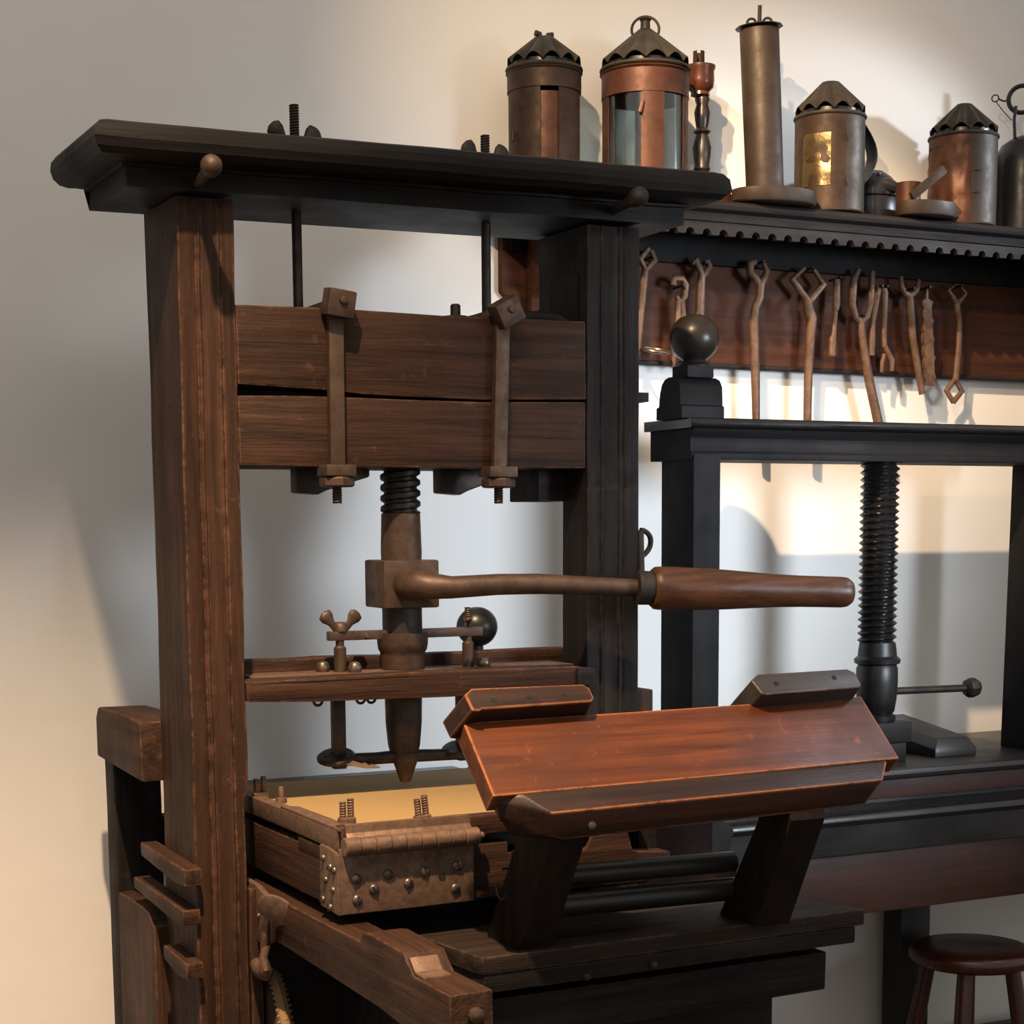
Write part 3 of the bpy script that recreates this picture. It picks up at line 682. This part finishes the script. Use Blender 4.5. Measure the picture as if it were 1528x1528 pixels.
obj('back_board', prism([(1.745, SZ - .04), (1.745, 2.09), (1.775, 2.06), (1.80, 2.0), (1.85, 1.955), (3.9, 1.944), (3.9, SZ - .04)], 'Y', 3.528, 3.55, .002), WBB, sh)
obj('shelf_shade_strip', box(1.76, 3.9, 3.514, 3.529, 2.172, 2.234, .002), WBM['X'], sh)  # near-black strip, the shelf's shadow is put into its colour
obj('lower_bead', tube([(1.86, 3.526, 1.953), (3.9, 3.526, 1.944)], .006, 10), WSH, sh)
br = [(3.53, 2.234), (3.53, 2.04), (3.515, 2.03), (3.50, 2.045), (3.498, 2.075), (3.485, 2.09), (3.45, 2.095), (3.435, 2.115), (3.44, 2.14), (3.425, 2.155), (3.395, 2.16), (3.38, 2.18), (3.375, 2.234)]
obj('scroll_bracket', prism(br, 'X', 1.80, 1.85, .004), WBB, sh)
obj('bracket_drop', ball((1.825, 3.50, 2.035), .018, 16), WCAN, sh)
for x in (2.95, 3.7):
    obj('scroll_bracket', prism(br, 'X', x + .3, x + .35, .004), WSH, sh)

# ------------------------------------------------------------------ hanging tools
TG = 'iron tools hanging from the tool board'
YT = 3.486
def P3(q, y=YT): return (q[0], y, q[1])
def strap_path(pts, w, t, y=YT):
    """Flat forged bar through (x, z) points: w wide in the picture plane, t deep."""
    return tube([P3(p, y) for p in pts], w if isinstance(w, (list, tuple)) else w, 10, t, (0, 1, 0))
def nail(x, z):
    obj('nail', tube([(x, 3.515, z), (x, 3.468, z + .003)], .0028, 8), IR, sh)
def tool(name, label, cat, parts, nails=()):
    c = parts[0][1][0]
    t = thing(name, (c[0], YT, min(min(q[1] for q in p[1]) for p in parts)), label, cat, TG)
    for pn, pts, w in parts:
        obj(pn, strap_path(pts, w, .8), IRT, t, 60)
    for q in nails: nail(*q)
    return t
tool('wrench', 'iron wrench with diamond jaw half hidden behind the right cheek', 'wrench',
     [('jaw', [(2.084, 2.194), (2.062, 2.170), (2.076, 2.146), (2.100, 2.170), (2.090, 2.190)], [.006, .008, .009, .008, .006]), ('handle', [(2.076, 2.148), (2.070, 2.12), (2.062, 2.04), (2.055, 1.965)], [.008, .010, .009, .008])], ((2.086, 2.172),))
tool('tongs', 'short iron tongs hanging behind the ball finial', 'tongs',
     [('loop', [(2.147, 2.118), (2.150, 2.134), (2.172, 2.134), (2.181, 2.12), (2.178, 2.095), (2.165, 2.082), (2.155, 2.095)], [.008, .008, .007, .007, .007, .007, .006]), ('arm', [(2.160, 2.085), (2.160, 2.04), (2.155, 1.99), (2.146, 1.94)], [.007, .008, .007, .006]), ('arm', [(2.170, 2.085), (2.176, 2.03), (2.178, 1.99), (2.180, 1.94)], [.007, .008, .007, .006])], ((2.165, 2.115),))
tool('wrench', 'iron wrench with small open jaw rising above the ball finial', 'wrench',
     [('jaw', [(2.196, 2.166), (2.206, 2.178), (2.220, 2.150), (2.222, 2.142)], [.007, .009, .008, .008]), ('jaw', [(2.236, 2.178), (2.243, 2.164), (2.230, 2.148), (2.221, 2.14)], [.006, .008, .008, .008]), ('handle', [(2.221, 2.146), (2.218, 2.10), (2.216, 2.03), (2.215, 1.94)], [.009, .011, .011, .010])], ((2.222, 2.168),))
tool('wrench', 'long straight iron wrench with rounded jaw, hanging next right of the ball finial', 'wrench',
     [('jaw', [(2.366, 2.182), (2.350, 2.176), (2.352, 2.157), (2.366, 2.146), (2.378, 2.130)], [.007, .011, .011, .009, .008]), ('jaw', [(2.388, 2.180), (2.397, 2.164), (2.390, 2.148), (2.378, 2.130)], [.005, .008, .009, .010]), ('handle', [(2.380, 2.135), (2.378, 2.105), (2.366, 2.08), (2.362, 2.05), (2.368, 1.93), (2.373, 1.78)], [.010, .010, .010, .011, .011, .009])], ((2.376, 2.178),))
tool('wrench', 'long iron wrench with large open diamond head', 'wrench',
     [('jaw', [(2.500, 2.176), (2.466, 2.148), (2.510, 2.104)], [.006, .009, .008]), ('jaw', [(2.526, 2.174), (2.555, 2.142), (2.514, 2.10)], [.006, .009, .009]), ('handle', [(2.510, 2.105), (2.512, 2.085), (2.522, 2.065), (2.520, 2.03), (2.515, 1.93), (2.514, 1.78)], [.010, .013, .014, .012, .011, .010])], ((2.511, 2.172),))
tool('chisel', 'short narrow iron tool with socketed end left of the long fork', 'tool',
     [('shank', [(2.592, 2.156), (2.592, 2.10), (2.590, 2.085)], [.009, .010, .008]), ('blade', [(2.590, 2.09), (2.586, 2.03), (2.583, 2.02), (2.582, 1.98)], [.006, .006, .010, .010])], ((2.592, 2.155),))
tool('fork_wrench', 'long iron fork wrench with deep U head, leaning right', 'wrench',
     [('prong', [(2.655, 2.182), (2.640, 2.155), (2.637, 2.10), (2.648, 2.072), (2.664, 2.062)], [.006, .010, .010, .008, .009]), ('prong', [(2.694, 2.180), (2.691, 2.11), (2.682, 2.075), (2.664, 2.062)], [.008, .009, .008, .009]), ('handle', [(2.664, 2.066), (2.668, 2.03), (2.690, 1.93), (2.735, 1.78)], [.009, .010, .012, .013])], ((2.664, 2.073),))
tool('drift', 'thin iron drift hanging just right of the deep U fork', 'tool',
     [('shank', [(2.712, 2.144), (2.704, 2.10), (2.699, 2.06)], [.009, .009, .006]), ('tip', [(2.699, 2.06), (2.697, 2.02), (2.697, 1.986)], [.006, .009, .008])], ((2.712, 2.142),))
tool('bent_hook', 'iron tool with kinked hooked lower end', 'hook',
     [('shank', [(2.724, 2.144), (2.732, 2.132), (2.732, 2.04), (2.734, 2.006)], [.011, .009, .007, .007]), ('hook', [(2.734, 2.01), (2.757, 1.978), (2.758, 1.952)], [.007, .008, .006]), ('claw', [(2.734, 1.99), (2.728, 1.97), (2.727, 1.948)], [.006, .006, .005])], ((2.727, 2.142),))
tool('fork_wrench', 'iron wrench with shallow open fork head touching the notched strip', 'wrench',
     [('prong', [(2.778, 2.172), (2.782, 2.146), (2.792, 2.133), (2.806, 2.128)], [.006, .008, .008, .009]), ('prong', [(2.832, 2.168), (2.826, 2.144), (2.816, 2.134), (2.806, 2.128)], [.006, .008, .008, .009]), ('handle', [(2.806, 2.132), (2.808, 2.10), (2.818, 2.03), (2.850, 1.90)], [.009, .011, .010, .009])], ((2.806, 2.142),))
ns = thing('notched_strip', (2.862, YT, 1.90), 'rough notched iron strip hanging between fork wrench and double-ended wrench', 'tool', TG)
pts = [(2.851, 2.150), (2.850, 2.125)]
for k in range(14):
    z = 2.118 - k * .0145
    pts += [(2.839 + k * .0012 + (.004 if k % 2 else 0), z), (2.840 + k * .0012, z - .009)]
pr = [(2.856, 2.150), (2.857, 2.125)]
for k in range(14):
    z = 2.118 - k * .0145
    pr += [(2.872 + k * .0012 - (.005 if k % 3 else 0), z), (2.868 + k * .0012, z - .009)]
obj('blade', prism(pts + pr[::-1], 'Y', YT - .006, YT + .006, 0, 1, 0, .0015), IRT, ns)
nail(2.853, 2.147)
tool('double_ended_wrench', 'iron wrench with a diamond ring at each end, rightmost tool', 'wrench',
     [('jaw', [(2.948, 2.164), (2.921, 2.148), (2.950, 2.118)], [.004, .006, .007]), ('jaw', [(2.952, 2.164), (2.976, 2.143), (2.951, 2.118)], [.004, .006, .007]), ('shank', [(2.950, 2.12), (2.951, 2.10), (2.958, 2.08), (2.959, 2.02), (2.951, 1.935)], [.008, .009, .008, .008, .009]), ('ring', [(2.950, 1.94), (2.924, 1.910), (2.946, 1.884)], [.007, .008, .007]), ('ring', [(2.950, 1.94), (2.971, 1.910), (2.946, 1.884)], [.007, .008, .007])], ((2.950, 2.155),))
tag(obj('iron_ring', ring_bm((2.094, 3.475, 1.974), .031, .004, (.05, -.25, 1), 32), SCR), 'thin iron ring seen edge-on low on the tool board beside the right cheek', 'ring', TG)

# ================================================================== things on the shelf
LG = 'tin and copper lanterns on the wall shelf'
def view_dirs(x, y):
    s = Vector((x, y, 0)).normalized()
    return -s, Vector((s.y, -s.x, 0))
def shell(cx, cy, r, z0, z1, a0, a1, th=.0018, n=None, jit=0):
    """Curved sheet from angle a0 to a1 (degrees; 0 faces the room, positive to the right)."""
    f, w = view_dirs(cx, cy); n = n or max(3, int(abs(a1 - a0) / 5))
    bm = bmesh.new(); cols = []
    full = abs(a1 - a0) >= 359.9
    for k in range(n + (0 if full else 1)):
        t = math.radians(a0 + (a1 - a0) * k / n); d = math.cos(t) * f + math.sin(t) * w
        c = []
        m = 1 if not jit else 10
        for q in range(m + 1):
            z = z0 + (z1 - z0) * q / m
            dr = jit * noise.noise(Vector((t * 3, z * 40, r * 50))) if jit else 0
            c.append((bm.verts.new(Vector((cx, cy, z)) + d * (r + dr)), bm.verts.new(Vector((cx, cy, z)) + d * (r - th + dr))))
        cols.append(c)
    L = len(cols)
    for k in range(L if full else L - 1):
        a, b = cols[k], cols[(k + 1) % L]
        for q in range(len(a) - 1):
            bm.faces.new((a[q][0], b[q][0], b[q + 1][0], a[q + 1][0])); bm.faces.new((a[q][1], a[q + 1][1], b[q + 1][1], b[q][1]))
        bm.faces.new((a[-1][0], b[-1][0], b[-1][1], a[-1][1])); bm.faces.new((a[0][0], a[0][1], b[0][1], b[0][0]))
    if not full:
        for c in (cols[0], cols[-1]):
            for q in range(len(c) - 1): bm.faces.new((c[q][0], c[q + 1][0], c[q + 1][1], c[q][1]))
    bmesh.ops.recalc_face_normals(bm, faces=bm.faces)
    return bm
def fluted_roof(cx, cy, r, z0, z1, top=.018, nf=12, amp=.009):
    bm = bmesh.new(); rows = []; n = nf * 10
    for i in range(9):
        s = i / 8
        row = []
        for k in range(n):
            t = 2 * PI * k / n; w = abs(math.sin(nf * t / 2))
            q = r + (top - r) * s
            row.append(bm.verts.new((cx + q * math.cos(t), cy + q * math.sin(t), z0 + (z1 - z0) * s + amp * (1 - s) * (w * 1.6 - .5))))
        rows.append(row)
    for a, b in zip(rows, rows[1:]):
        for k in range(n): bm.faces.new((a[k], a[(k + 1) % n], b[(k + 1) % n], b[k]))
    bm.faces.new(rows[-1])
    bmesh.ops.recalc_face_normals(bm, faces=bm.faces)
    bmesh.ops.solidify(bm, geom=bm.faces[:], thickness=.0015)
    return bm
def roof_set(root, x, y, r, zb, zt, mat=ROOF, top=.018):
    obj('vent_ring', lathe([(r * .86, zb - .002), (r * .86, zb + .010), (r * .5, zb + .012)], (x, y, 0), seg=40), BLK, root)
    obj('eaves_ring', lathe([(r * 1.03, zb - .007), (r * 1.05, zb - .004), (r * 1.03, zb), (r * .85, zb + .001)], (x, y, 0), seg=48), mat, root)
    return obj('fluted_roof', fluted_roof(x, y, r * .99, zb + .009, zt, top), mat, root, 60)

# lantern with closed brown body
x, y, r = 1.794, 3.425, .077
A = thing('lantern', (x, y, SZ), 'brown cylindrical tin lantern with fluted roof, leftmost on the shelf', 'lantern', LG)
obj('top_band', shell(x, y, r, 2.478, 2.521, 0, 360), TND, A)
obj('band_lip', lathe([(r, 2.514), (r + .003, 2.517), (r, 2.521)], (x, y, 0), seg=48), TND, A)
obj('body_sheet', shell(x, y, r * .96, SZ, 2.480, 24, 268), TND, A)
obj('door', shell(x, y, r * .97, SZ + .006, 2.478, -92, -6), TND, A)
obj('inner_panel', shell(x, y, r * .90, SZ, 2.470, -8, 26), CUP, A)
obj('hinge', tube([(x - .08, y - .012, 2.395), (x - .081, y - .012, 2.375)], .004, 8), TND, A)
obj('base', lathe([(r * .97, 0), (r * .97, .004)], (x, y, SZ), seg=40), TND, A)
ro = roof_set(A, x, y, r, 2.528, 2.590, ROOF, .020)
for k in (-1, 1):
    obj('lug', tube([(x + k * .009, y, 2.585), (x + k * .011, y, 2.596), (x + k * .020, y, 2.597)], .0065, 10), ROOF, ro)

# large glazed copper lantern
x, y, r = 2.034, 3.420, .093
B = thing('lantern', (x, y, SZ), 'large copper lantern with tall glass panes and ring on its roof', 'lantern', LG)
obj('top_band', shell(x, y, r, 2.487, 2.541, 0, 360), CUP, B)
obj('band_lip', lathe([(r, 2.535), (r + .004, 2.539), (r, 2.543)], (x, y, 0), seg=48), CUP, B)
for a0, a1 in ((-86, -58), (-5, 26), (62, 88), (166, 194)):
    obj('post', shell(x, y, r * .985, SZ, 2.490, a0, a1), CUP, B)
for a0, a1 in ((-58, -5), (26, 62), (88, 166), (194, 274)):
    obj('pane', shell(x, y, r * .95, SZ + .01, 2.490, a0 - 2, a1 + 2, .0015), GL, B)
obj('base', lathe([(r * .99, 0), (r * .99, .012), (r * .9, .013)], (x, y, SZ), seg=48), CUP, B)
f, w = view_dirs(x, y)
kp = Vector((x, y, 2.46)) + f * (r + .002) - w * .004
obj('latch', bar(kp + Vector((0, 0, .008)), kp + Vector((-.008, 0, -.018)), .008, .003, f), CUP, B)
ro = roof_set(B, x, y, r, 2.551, 2.632, ROOF, .014)
obj('finial', lathe([(.011, 2.624), (.010, 2.648), (.013, 2.652), (.006, 2.654)], (x, y, 0), seg=14), ROOF, ro)
obj('ring_handle', ring_bm((x, y, 2.632), .029, .003, f + Vector((0, 0, .25)), 32), ROOF, ro)

# turned candlestick
x, y = 2.197, 3.450
Cs = thing('candlestick', (x, y, SZ), 'turned dark wooden candlestick with reddish cup between lantern and candle box', 'candlestick')
prof = [(.012, SZ + .060), (.022, SZ + .064), (.017, SZ + .070), (.014, SZ + .078), (.019, SZ + .085), (.016, SZ + .092), (.019, SZ + .112), (.021, SZ + .130), (.016, SZ + .150), (.013, SZ + .158), (.020, SZ + .164), (.013, SZ + .172), (.016, SZ + .190), (.018, SZ + .205), (.013, SZ + .222), (.017, SZ + .232), (.014, SZ + .240)]
obj('stem', lathe(prof, (x, y, 0), seg=28), WCAN, Cs, 50)
obj('foot', lathe([(.050, SZ), (.050, SZ + .030), (.046, SZ + .034), (.051, SZ + .038), (.050, SZ + .045), (.040, SZ + .056), (.020, SZ + .064), (.010, SZ + .066)], (x + .020, y, 0), seg=36), WCOP, Cs, 40)
obj('cup', lathe([(.012, SZ + .236), (.021, SZ + .240), (.020, SZ + .247), (.029, SZ + .256), (.031, SZ + .270), (.030, SZ + .290), (.033, SZ + .296), (.033, SZ + .302), (.012, SZ + .303)], (x - .006, y, 0), seg=32), WCOP, Cs, 40)
so = shell(x - .010, y, .0125, SZ + .300, SZ + .332, 20, 340, .002)
obj('socket', so, TND, Cs)

# tall candle box on an oval tray
x, y = 2.312, 3.368
D = thing('candle_mould', (x, y, SZ), 'tall plain tin tube with wire scrolls on top, standing on oval tray', 'candle mould')
ov = lathe([(.050, 0), (.056, .002), (.058, .006), (.058, .030), (.056, .031), (.055, .028), (0, .028)], (0, 0, 0), seg=48)
bmesh.ops.transform(ov, matrix=Matrix.Translation((x + .012, y - .012, SZ + .001)) @ Matrix.Diagonal((1.75, 1.15, 1, 1)), verts=ov.verts)
obj('oval_tray', ov, TIN, D, 40)
tb0, tb1 = Vector((x - .004, y, SZ + .028)), Vector((x - .024, y, 2.648))
tt = tb1 - tb0
obj('tube', lathe([(.0405, 0), (.041, .01), (.0425, tt.length - .004), (.041, tt.length), (.03, tt.length + .002), (0, tt.length + .003)], tb0, tt, 40), TIN, D, 40)
cap = obj('cap_plate', lathe([(.010, 0), (.052, .006), (.050, .008), (.010, .006)], tb1 + Vector((0, 0, -.002)), tt, 12), ROOF, D)
obj('spike', tube([tb1, tb1 + Vector((.001, 0, .050))], .0045, 10), ROOF, cap)
f, w = view_dirs(x, y)
for k in (-1, 1):
    obj('scroll', ring_bm(tb1 + w * .017 * k + Vector((0, 0, .014)), .0095, .0028, f, 20), ROOF, cap)

# lantern with brass pane
x, y, r = 2.506, 3.405, .078
E_ = thing('lantern', (x, y, SZ), 'tin lantern with shiny brass-coloured door pane, right of the tall tube', 'lantern', LG)
obj('body_sheet', shell(x, y, r, SZ, 2.486, 28, 268), TIN, E_)
obj('door', shell(x, y, r, SZ + .018, 2.472, -92, 28, .0018), TND, E_)
obj('pane', shell(x, y, r + .001, SZ + .055, 2.446, -48, 2, .003, None, .004), BRS, E_, 60)
obj('upper_strip', shell(x, y, r, 2.470, 2.486, -92, 30), TND, E_)
obj('base_band', shell(x, y, r + .001, SZ, SZ + .02, -95, 30), TND, E_)
obj('base', lathe([(r + .001, 0), (r + .003, .002), (r + .001, .005)], (x, y, SZ), seg=48), TIN, E_)
f, w = view_dirs(x, y)
for zz in (2.435, 2.34):
    q = Vector((x, y, zz)) + (f * math.cos(.5) + w * math.sin(.5)) * (r + .001)
    obj('wire_hinge', tube([q + Vector((0, 0, .008)), q + f * .004, q - Vector((0, 0, .008))], .0018, 8), TIN, E_)
roof_set(E_, x, y, r, 2.494, 2.568, ROOF, .020)
hd = (w * .80 - f * .60).normalized()
hc = Vector((x, y, 2.415)) + hd * (r - .004)
obj('strap_handle', tube([hc + hd * (.046 * math.sin(PI * k / 12)) + Vector((0, 0, .078 - .150 * k / 12)) for k in range(13)], .020, 10, .14, hd), BLK, E_, 60)

# dark pot behind, chamber stick in front
x, y = 2.670, 3.470
F = thing('tin_pot', (x, y, SZ), 'black domed tin pot tucked behind the oval dish', 'pot')
obj('body', lathe([(.066, SZ), (.068, SZ + .004), (.068, SZ + .055), (.064, SZ + .062)], (x, y, 0), seg=40), BLK, F, 40)
lid = obj('lid', lathe([(.070, SZ + .060), (.071, SZ + .066), (.066, SZ + .085), (.050, SZ + .106), (.030, SZ + .120), (0, SZ + .125)], (x, y, 0), seg=40), BLK, F, 50)
obj('rivet', ball((x - .012, y - .048, SZ + .108), .005, 10), SCR, lid)
f, w = view_dirs(x, y)
obj('hood_lip', tube([Vector((x, y, SZ + .090)) + f * .045 + w * .005, Vector((x, y, SZ + .082)) + f * .055 + w * .04, Vector((x, y, SZ + .068)) + f * .045 + w * .075], [.004, .010, .006], 10, 1.5, (0, 0, -1)), BLK, lid)

x, y = 2.722, 3.345
Gd = thing('oval_dish', (x, y, SZ), 'shallow oval tin dish with slanting flat handle between two lanterns', 'dish')
ov = lathe([(.050, 0), (.056, .002), (.058, .006), (.058, .032), (.056, .033), (.055, .006), (0, .005)], (0, 0, 0), seg=48)
bmesh.ops.transform(ov, matrix=Matrix.Translation((x + .008, y - .006, SZ + .001)) @ Matrix.Diagonal((1.34, .82, 1, 1)), verts=ov.verts)
obj('dish', ov, TIN, Gd, 40)
ins = lathe([(.026, 0), (.029, .070), (.028, .071), (.024, .002)], (x - .035, y + .006, SZ + .006), seg=32)
obj('inner_cup', ins, CUP, Gd, 40)
obj('flat_handle', bar((x - .055, y - .03, SZ + .040), (x + .025, y - .045, SZ + .104), .020, .010, (0, 1, 0), .003), TND, Gd)

# lantern with crumpled copper panel and tin back
x, y, r = 2.905, 3.425, .079
G = thing('lantern', (x, y, SZ), 'lantern with crumpled copper front and grey tin back, right of oval dish', 'lantern', LG)
obj('body_sheet', shell(x, y, r, SZ, 2.483, 14, 262), TIN, G)
obj('copper_front', shell(x, y, r, SZ + .020, 2.462, -98, 14, .0018, 30, .006), CUP, G, 60)
obj('upper_strip', shell(x, y, r, 2.460, 2.483, -98, 14), CUP, G)
obj('base_band', shell(x, y, r + .001, SZ, SZ + .022, -98, 14), CUP, G)
obj('base', lathe([(r + .001, 0), (r + .004, .002), (r + .001, .006)], (x, y, SZ), seg=48), TIN, G)
roof_set(G, x, y, r, 2.490, 2.563, ROOF, .018)
f, w = view_dirs(x, y)
for zz in (2.40, 2.35):
    q = Vector((x, y, zz)) + (f * math.cos(.35) + w * math.sin(.35)) * (r + .001)
    obj('wire_hinge', tube([q, q + f * .003 + w * .006, q + w * .012], .0015, 8), TIN, G)
# dark lantern at the edge of the picture
x, y, r = 3.105, 3.44, .072
H = thing('lantern', (x, y, SZ), 'dark lantern with strap ring on top, cut by the right picture edge', 'lantern', LG)
obj('body', lathe([(r, SZ), (r, SZ + .16), (r * .96, SZ + .185), (r * .75, SZ + .212), (r * .4, SZ + .228), (.012, SZ + .234)], (x, y, 0), seg=48), BLK, H, 40)
f, w = view_dirs(x, y)
hc = Vector((x, y, SZ)) - w * r
obj('curled_handle', tube([hc + w * a + Vector((0, 0, b)) for a, b in ((.006, .105), (.0, .140), (-.008, .175), (-.022, .200), (-.040, .212), (-.055, .208))], [.012, .012, .012, .012, .011, .006], 12, .45, w), BLK, H, 60)
obj('neck', tube([(x - .03, y, SZ + .222), (x - .034, y, SZ + .27), (x - .03, y, SZ + .30)], .004, 8), BLK, H)
rc_ = Vector((x - .012, y, SZ + .318))
obj('strap_ring', ring_bm(rc_, .031, .0055, f, 32), BLK, H)
wr = ring_bm(rc_ - w * .062 + Vector((0, 0, .006)), .008, .0016, f, 16)
join(wr, tube([rc_ - w * .054 + Vector((0, 0, .004)), rc_ - w * .042 + Vector((0, 0, -.002)), rc_ - w * .03], .002, 8))
join(wr, tube([rc_ - w * .060 + Vector((0, 0, -.002)), rc_ - w * .045 + Vector((0, 0, -.022)), rc_ - w * .022 + Vector((0, 0, -.048))], .0012, 6))
obj('wire_loop', wr, BLK, H)

# ------------------------------------------------------------------ light
def spot(name, loc, to, watts, col, half, blend, size):
    l = bpy.data.lights.new(name, 'SPOT'); l.energy = watts; l.color = col
    l.spot_size = math.radians(half * 2); l.spot_blend = blend; l.shadow_soft_size = size
    o = bpy.data.objects.new(name, l); COL.objects.link(o); o.location = loc
    o.rotation_euler = (Vector(to) - Vector(loc)).to_track_quat('-Z', 'Y').to_euler()
    return o
WARM = (1.0, .71, .44); COOL = (.78, .88, 1.0)
spot('warm_track_spot', (.34, 1.50, 3.75), (.88, 2.52, .82), 900, WARM, 26, 1.0, .035)
spot('warm_press_spot', (.40, 1.75, 3.95), (2.70, 3.55, 1.88), 940, WARM, 9.8, .6, .03)
spot('warm_shelf_spot', (-.20, .90, 3.50), (2.2, 3.5, 2.42), 400, WARM, 13, 1.0, .03)
spot('warm_wall_spot', (-.40, 1.6, 3.2), (-.05, 3.55, .72), 150, (1.0, .68, .45), 22, 1.0, .06)
def area(name, loc, to, watts, col, size):
    l = bpy.data.lights.new(name, 'AREA'); l.energy = watts; l.color = col; l.size = size
    o = bpy.data.objects.new(name, l); COL.objects.link(o); o.location = loc
    o.rotation_euler = (Vector(to) - Vector(loc)).to_track_quat('-Z', 'Y').to_euler()
    return o
area('warm_fill', (.9, .9, 3.85), (1.2, 3.5, 2.0), 11, (1.0, .80, .60), 1.6)  # added soft warm fill for the upper wall, no lamp known there
spot('cool_window_spot', (3.10, .90, 1.90), (2.05, 3.55, 1.52), 390, COOL, 18, .5, .42)
spot('cool_shelf_spot', (4.60, 2.20, 2.75), (2.62, 3.50, 2.40), 230, COOL, 9.5, .6, .07)
spot('cool_side_spot', (3.60, 1.96, 3.14), (2.15, 2.65, 1.08), 80, COOL, 20, 1.0, .16)
w_ = bpy.data.worlds.new('world'); S.world = w_; w_.use_nodes = True
w_.node_tree.nodes['Background'].inputs[0].default_value = (1.0, .97, .93, 1)
w_.node_tree.nodes['Background'].inputs[1].default_value = .51

# ------------------------------------------------------------------ camera
cam = bpy.data.cameras.new('camera'); co = bpy.data.objects.new('camera', cam); COL.objects.link(co)
yaw, pitch, roll = math.radians(26.513), math.radians(7.537), math.radians(-.393)
fwd = Vector((math.sin(yaw), math.cos(yaw), 0)); right = Vector((math.cos(yaw), -math.sin(yaw), 0)); upv = Vector((0, 0, 1))
f2 = fwd * math.cos(pitch) - upv * math.sin(pitch); u2 = upv * math.cos(pitch) + fwd * math.sin(pitch)
r3 = right * math.cos(roll) + u2 * math.sin(roll); u3 = u2 * math.cos(roll) - right * math.sin(roll)
co.matrix_world = Matrix(((r3.x, u3.x, -f2.x, 0), (r3.y, u3.y, -f2.y, 0), (r3.z, u3.z, -f2.z, 1.58), (0, 0, 0, 1)))
cam.sensor_width = 36; cam.lens = 2671.66 / 1528 * 36
cam.shift_y = 382 / 1528                 # the frame is the upper part of a taller exposure
cam.clip_start = .05
S.camera = co
S.view_settings.view_transform = 'Standard'; S.view_settings.look = 'None'
S.view_settings.gamma = 1; S.view_settings.use_curve_mapping = False
S.view_settings.exposure = 0.0
